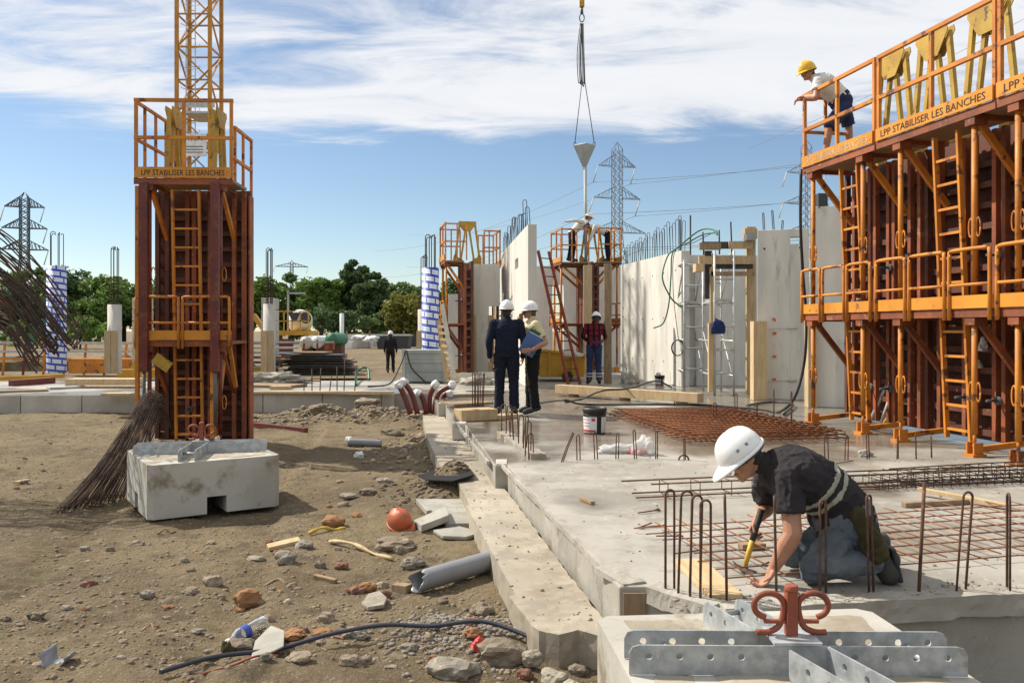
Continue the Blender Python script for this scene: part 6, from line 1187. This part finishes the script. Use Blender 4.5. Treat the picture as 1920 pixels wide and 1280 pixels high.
# bottle
bp = GP(430,1212,.045); be = GP(505,1178,.045); bt = T('water_bottle', 'clear plastic water bottle with blue label lying in the dirt', 'bottle', bp); d_ = (be-bp).normalized(); L_ = .27
ob('bottle_body', MB().lathe([(.012,-.005),(.014,.0),(.014,.02),(.022,.035),(.038,.07),(.040,.09),(.038,.12),(.040,.14),(.038,.17),(.040,.20),(.038,.23),(.040,.26),(.030,.275),(.001,.27)], 22, bp, d_), m['pet'], bt); ob('label', MB().lathe([(.0405,.085),(.0412,.088),(.0412,.132),(.0405,.135)], 22, bp, d_), m['bprint'], bt); ob('cap', MB().lathe([(.001,-.022),(.015,-.02),(.016,-.004),(.013,.0)], 14, bp, d_), m['white'], bt)
# long black pipe across the foreground, red one beside it
def gpath(pts, dz): return [GP(x, y, dz) for x, y in pts]
hose('long_pipe', [GP(300,1290,.03), GP(400,1255,.03), GP(520,1232,.04), GP(620,1218,.07), GP(720,1208,.08), GP(810,1205,.06), GP(900,1204,.05), GP(980,1216,.04), GP(1050,1236,.03), GP(1110,1250,.0)], .0125, m['bluehose'], 'long dark pipe curving across the bottom of the dirt yard')
hose('thin_pipe', [GP(380,1290,.01), GP(430,1272,.012), GP(480,1261,.014), GP(522,1251,.012)], .0065, M('dull_red_pipe', (.30,.06,.04), (.2,.05,.04), sc=6, rough=.6), 'thin red pipe lying below the long dark pipe')
# wood litter
def litter(x0, y0, x1, y1, w, h, mat, label, name='wood_scrap', cat='wood', dz=0, curve=0):
    a = GP(x0,y0,dz+h/2); b = GP(x1,y1,dz+h/2)
    if curve: tag(ob(name, MB().tube(catm([a, a.lerp(b,.35)+V((0,.03*curve,.03)), a.lerp(b,.7)+V((0,-.02*curve,.0)), b], 5), [w/2*(.8+.3*math.sin(i*1.1)) for i in range(16)], 6), m[mat]), label, cat)
    else: tag(ob(name, MB().bar(a, b, w, h), m[mat], None, .004), label, cat)
litter(502,1026,562,1020,.13,.03,'wood','flat pale board offcut on the dirt','board_offcut','board',.02); litter(618,1020,737,1045,.035,.02,'wood','long pale splintered stick on the dirt','stick','stick',.01,.25); litter(578,1001,648,992,.03,.012,'hyel','yellowish flat strip on the dirt','strip','strip',.01,.3)
litter(460,800,574,812,.09,.09,'red','red painted steel bar on the dirt right of the tower','steel_bar','bar'); litter(740,1098,768,1104,.07,.05,'wood2','small dark wood block touching the broken pipe','wood_block','block'); litter(30,910,52,904,.07,.025,'wood','small pale wood chip at the left frame edge','wood_chip','chip',.02)
litter(500,1091,556,1092,.025,.015,'wood2','brown twig in the middle of the dirt','twig','twig',0,1); litter(590,1080,630,1085,.04,.03,'wood2','dark wood splinter in the middle of the dirt','splinter','splinter'); litter(265,1187,305,1184,.012,.01,'wood2','thin dark twig in the lower left dirt','twig','twig',0,1); litter(295,992,330,986,.02,.015,'wood2','dark twig before the ballast block','twig','twig',0,1); litter(625,1198,645,1206,.012,.01,'brick','short rusty splinter near the long pipe','splinter','splinter')
litter(730,765,790,772,.5,.04,'wood2','broken board under the maroon pipes','board','board')
# flat broken slabs, dark plate
def flag(pts, h, mat, label, tilt=0, name='paving_slab', dz=0):
    w = [GP(*p) for p in pts]; c = sum(w, V())/len(w); z = c.z+dz
    def fn(a, b, zz_): return V((a, b, z+zz_+tilt*(a-c.x)))
    n = len(w); order = w if sum((w[(i+1)%n].x-w[i].x)*(w[(i+1)%n].y+w[i].y) for i in range(n)) < 0 else w[::-1]; tag(ob(name, MB().prism([(p.x,p.y) for p in order], 0, h, fn), mat, None, .006), label, 'paving slab' if name == 'paving_slab' else 'plate')
flag([(780,945),(866,945),(878,962),(800,968)], .05, m['blockw'], 'pale broken paving slab under the dark plate', 0); flag([(805,963),(878,962),(884,994),(835,995)], .05, m['blockw'], 'square broken paving slab beside the footing', 0)
flag([(812,1004),(860,996),(902,1008),(875,1017),(830,1015)], .03, m['blockw'], 'flat round edged paving fragment nearest the broken pipe'); flag([(776,988),(836,975),(842,996),(790,1004)], .06, m['blockw'], 'tilted pale kerb piece right of the orange helmet', .25, 'paving_slab', .03)
flag([(784,918),(818,910),(884,920),(890,932),(850,940),(800,930)], .018, m['dkcl'], 'dark rusty steel plate resting on the paving slabs', .12, 'steel_plate', .11)
flag([(468,1262),(478,1215),(508,1186),(534,1205),(532,1240)], .012, m['blockw'], 'thin grey slate shard right of the water bottle', .2, 'slate_shard', .03); flag([(678,1138),(690,1120),(712,1116),(726,1132),(720,1145),(690,1147)], .025, m['rockg'], 'flat angular mortar shard in the lower middle', .1, 'mortar_shard', .01)
crumple('cloth_scrap', GP(375,1244), .09,.035,.025, m['pouch'], 'olive cloth scrap by the dark pipe at the bottom', 'cloth', 71, sharp=1.2); crumple('cloth_scrap', GP(428,1228), .03,.03,.05, m['pouch'], 'olive leaf-like scrap below the water bottle', 'cloth', 72, sharp=1.2)
crumple('red_wrapper', GP(898,1232), .035,.03,.04, m['redbag'], 'bright red crumpled packet beside the long pipe', 'packet', 73); crumple('foam_scrap', GP(888,1218), .05,.03,.03, m['rocko'], 'orange foam scrap behind the red packet', 'scrap', 74)
# rocks
rv, rf = icos(3)
def rock(c, sx, sy, sz, mat, label, seed, cat='stone', grp='stones lying on the dirt'):
    g_ = fbm(rv*1.3+seed*3.1, 3, seed)*.38+fbm(rv*4+seed, 2, seed+2)*.10; v2 = rv*(1+g_)[:,None]; v2 = np.sign(v2)*np.abs(v2)**.9; a = seed*1.7; v2 = v2@np.array([[math.cos(a),-math.sin(a),0],[math.sin(a),math.cos(a),0],[0,0,1]]).T; v2 = v2*np.array([sx,sy,sz]); me = bpy.data.meshes.new('stone'); me.from_pydata(v2.tolist(), [], rf.tolist()); me.polygons.foreach_set('use_smooth', [False]*len(rf)); o = link('stone', me, mat); o.location = c; return tag(o, label, cat, grp)
RK = [(462,1128,24,18,'rocko','orange brown knobbly stone'),(537,1056,21,13,'rockg','grey angular stone below the board offcut'),(400,1098,16,12,'rocks','dark tan stone left of centre'),(570,1028,16,11,'rockg','pale rounded stone beside the board offcut'),(625,985,22,13,'rocko','brown stone behind the yellowish strip'),(740,1028,36,15,'rocks','long tan stone below the orange helmet'),(772,1055,20,11,'rockg','grey stone right of the pale stick'),(600,1058,10,9,'rocks','small tan stone in the centre dirt'),(668,1202,24,12,'rockg','grey stone pushing up the long pipe'),(662,1262,20,14,'rocks','tan stone at the bottom centre'),(680,1252,16,12,'rocks','tan stone just right of the bottom centre one'),(938,1246,44,28,'rocks','big tan boulder at the bottom by the red packet'),(845,1268,42,16,'rockg','flat pale stone at the bottom left of the boulder'),(560,1262,22,9,'rocks','flat tan stone under the pipe at the bottom'),(720,1118,14,10,'brick','brick fragment near the broken pipe'),(688,1100,16,10,'rocko','orange brown stone left of the broken pipe'),(666,1105,14,10,'brick','dark red brick bit left of the broken pipe'),(530,1040,16,8,'brick','flat reddish stone under the board offcut'),(905,1150,22,16,'rocks','tan lump in the grey gravel'),(885,1185,14,7,'brick','red brick chip in the gravel'),(45,908,8,6,'rocks','small stone at the left edge'),(70,1162,13,9,'rocks','brown lump in the lower left dirt'),(58,1163,7,7,'hatd','black lump in the lower left dirt'),(160,1028,9,6,'rockg','whitish pebble left of centre'),(205,1028,8,5,'rocks','tan pebble next to the whitish one'),(480,1040,16,6,'rockg','pale flat stone left of the board offcut'),(672,850,10,7,'white','small white scrap on the dirt before the short pipe'),(655,826,8,5,'white','white scrap at the end of the short pipe'),(650,930,18,7,'rockg','grey flat stone in the mid dirt'),(690,925,16,8,'rocks','tan flat stone in the mid dirt'),(722,905,14,7,'rockg','pale stone near the dark plate'),(668,970,10,6,'rocko','orange pebble left of the helmet'),(275,1118,13,8,'rockg','pale pebble in the lower left'),(125,1148,12,5,'rockg','flat pale shard in the lower left'),(370,1178,10,5,'rockg','grey blue shard left of the bottle'),(500,1268,12,9,'rockg','pale stone at the bottom by the dark pipe'),(450,1220,26,14,'rocks','tan stone under the bottle end'),(555,1195,22,8,'rocko','orange brown crumbly stone right of the slate'),(605,1190,20,7,'rocko','second crumbly orange stone right of the slate'),(640,1058,14,9,'brick','reddish stone in the centre'),(748,1036,10,10,'rocks','small stone at the tip of the long tan stone'),(790,830,16,9,'rocks','stone at the far end of the footing'),(735,815,18,8,'rocks','brown stone before the far rubble'),(600,790,20,9,'rocks','lump in the far rubble, left'),(690,785,24,10,'rocks','lump in the far rubble, right'),(1085,1262,20,12,'rocks','stone at the left of the near ballast block'),(985,1275,16,10,'brick','red stone at the bottom by the boulder')]
for i, (px, py, w, h, mt, lab) in enumerate(RK):
    c = GP(px, py, 0); k = c.y/F; c.z += h*k*.45; rock(c, w*k, w*k*.75, h*k, m[mt], lab+' on the dirt' if len(lab.split()) < 5 and 'dirt' not in lab else lab, i+1)
# middle-sized stones nobody would name
g_ = random.Random(21); cnt = 0
while cnt < 95:
    px, py = g_.uniform(0, 900), g_.uniform(800, 1275); c = GP(px, py)
    if c.x > lim(c.y)-.05 or (py < 990 and 225 < px < 520) or g_.random() < .35: continue
    s = g_.uniform(.012,.036)*(1 if g_.random() < .85 else 1.6); c.z += s*.08; rock(c, s, s*g_.uniform(.6,1), s*g_.uniform(.4,.8), m[g_.choice(['rocks','rocks','rockg','rocks','rocko','rocks','rocks','brick','rocks','rocks'])], 'small loose stone scattered on the trodden dirt', 100+cnt); cnt += 1
# broken concrete at the end of the footing
for i, (x, y, z, s) in enumerate(((.10,4.26,-.33,.05),(.20,4.06,-.35,.06),(.03,4.45,-.37,.04),(.28,3.98,-.36,.05),(-.03,4.7,-.38,.04))): rock(V((x,y,z)), s, s*.8, s*.7, m['foot'], f'broken concrete lump at the near footing end, {ordw(i)} from the right', 300+i, 'concrete lump', 'broken concrete lumps')
# stones and crumbs on the slab and footing
n = 170; y = 4.5+8*rng.random(n)**1.5; x = lim(y)+.02+.40*rng.random(n); k = x > lim(y)+.01; x, y = x[k], y[k]; stones('gravel', m['rockg'], np.stack([x, y, x*0-.222], 1), .004+.012*rng.random(len(x))**3, 'crumbs of mortar lying on the footing')
n = 500; y = 4.3+7*rng.random(n)**1.6; x = .6-.16*(y-4.4)+4.5*rng.random(n); k = (x > .62-.16*(y-4.37)); x, y = x[k], y[k]; stones('gravel', m['rocks'], np.stack([x, y, x*0+.002], 1), .002+.009*rng.random(len(x))**4, 'tiny crumbs lying on the slab')
n = 700; u = rng.random(n); x = .75+2.4*u; y = 4.0+.16*x-.10+.07*rng.normal(size=n); k = y > 3.97+.16*(x-.96)+.01; stones('gravel', m['rockg'], np.stack([x[k], y[k], x[k]*0+.010], 1), .002+.010*rng.random(k.sum())**3, 'rough mortar crumbs along the near slab rim')
# ================================================================== loose things at the right forms
def pole(a, b, r, mat, label): tag(ob('loose_pole', MB().cyl(a, b, r, n=8), mat), label, 'pole', 'poles leaning on the right forms')
pole(G(1628,800)+V((.0,0,.02)), P(1686,672,11.4), .026, m['alu'], 'grey pole leaning on the first right form'); pole(G(1648,806)+V((0,0,.02)), P(1689,688,11.3), .020, m['alu'], 'thinner grey pole leaning beside the first grey pole'); pole(G(1652,804)+V((0,0,.02)), P(1700,735,11.2), .024, m['hyel'], 'yellow pole leaning low on the right forms')
q = P(1617,562,11.9); q.z = 1.56; pb_ = T('paint_pail', 'small white pail standing on the middle deck of the right forms', 'pail', q); ob('pail_body', MB().lathe([(.001,0),(.07,0),(.08,.2),(.083,.2),(.083,.21),(.075,.21),(.066,.02),(.001,.02)], 18, q), m['white'], pb_); ob('rim_band', MB().lathe([(.0815,.165),(.084,.17),(.084,.185),(.0815,.19)], 18, q), m['rope'], pb_)
crumple('plastic_bag', P(1842,658,9.4), .05,.05,.10, m['white'], 'white plastic bag tied to a form prop', 'plastic bag', 91, sharp=1.3); crumple('rag', P(1836,690,9.3), .03,.03,.06, m['dirtyw'], 'dirty rag hanging on the form prop below the bag', 'rag', 92)
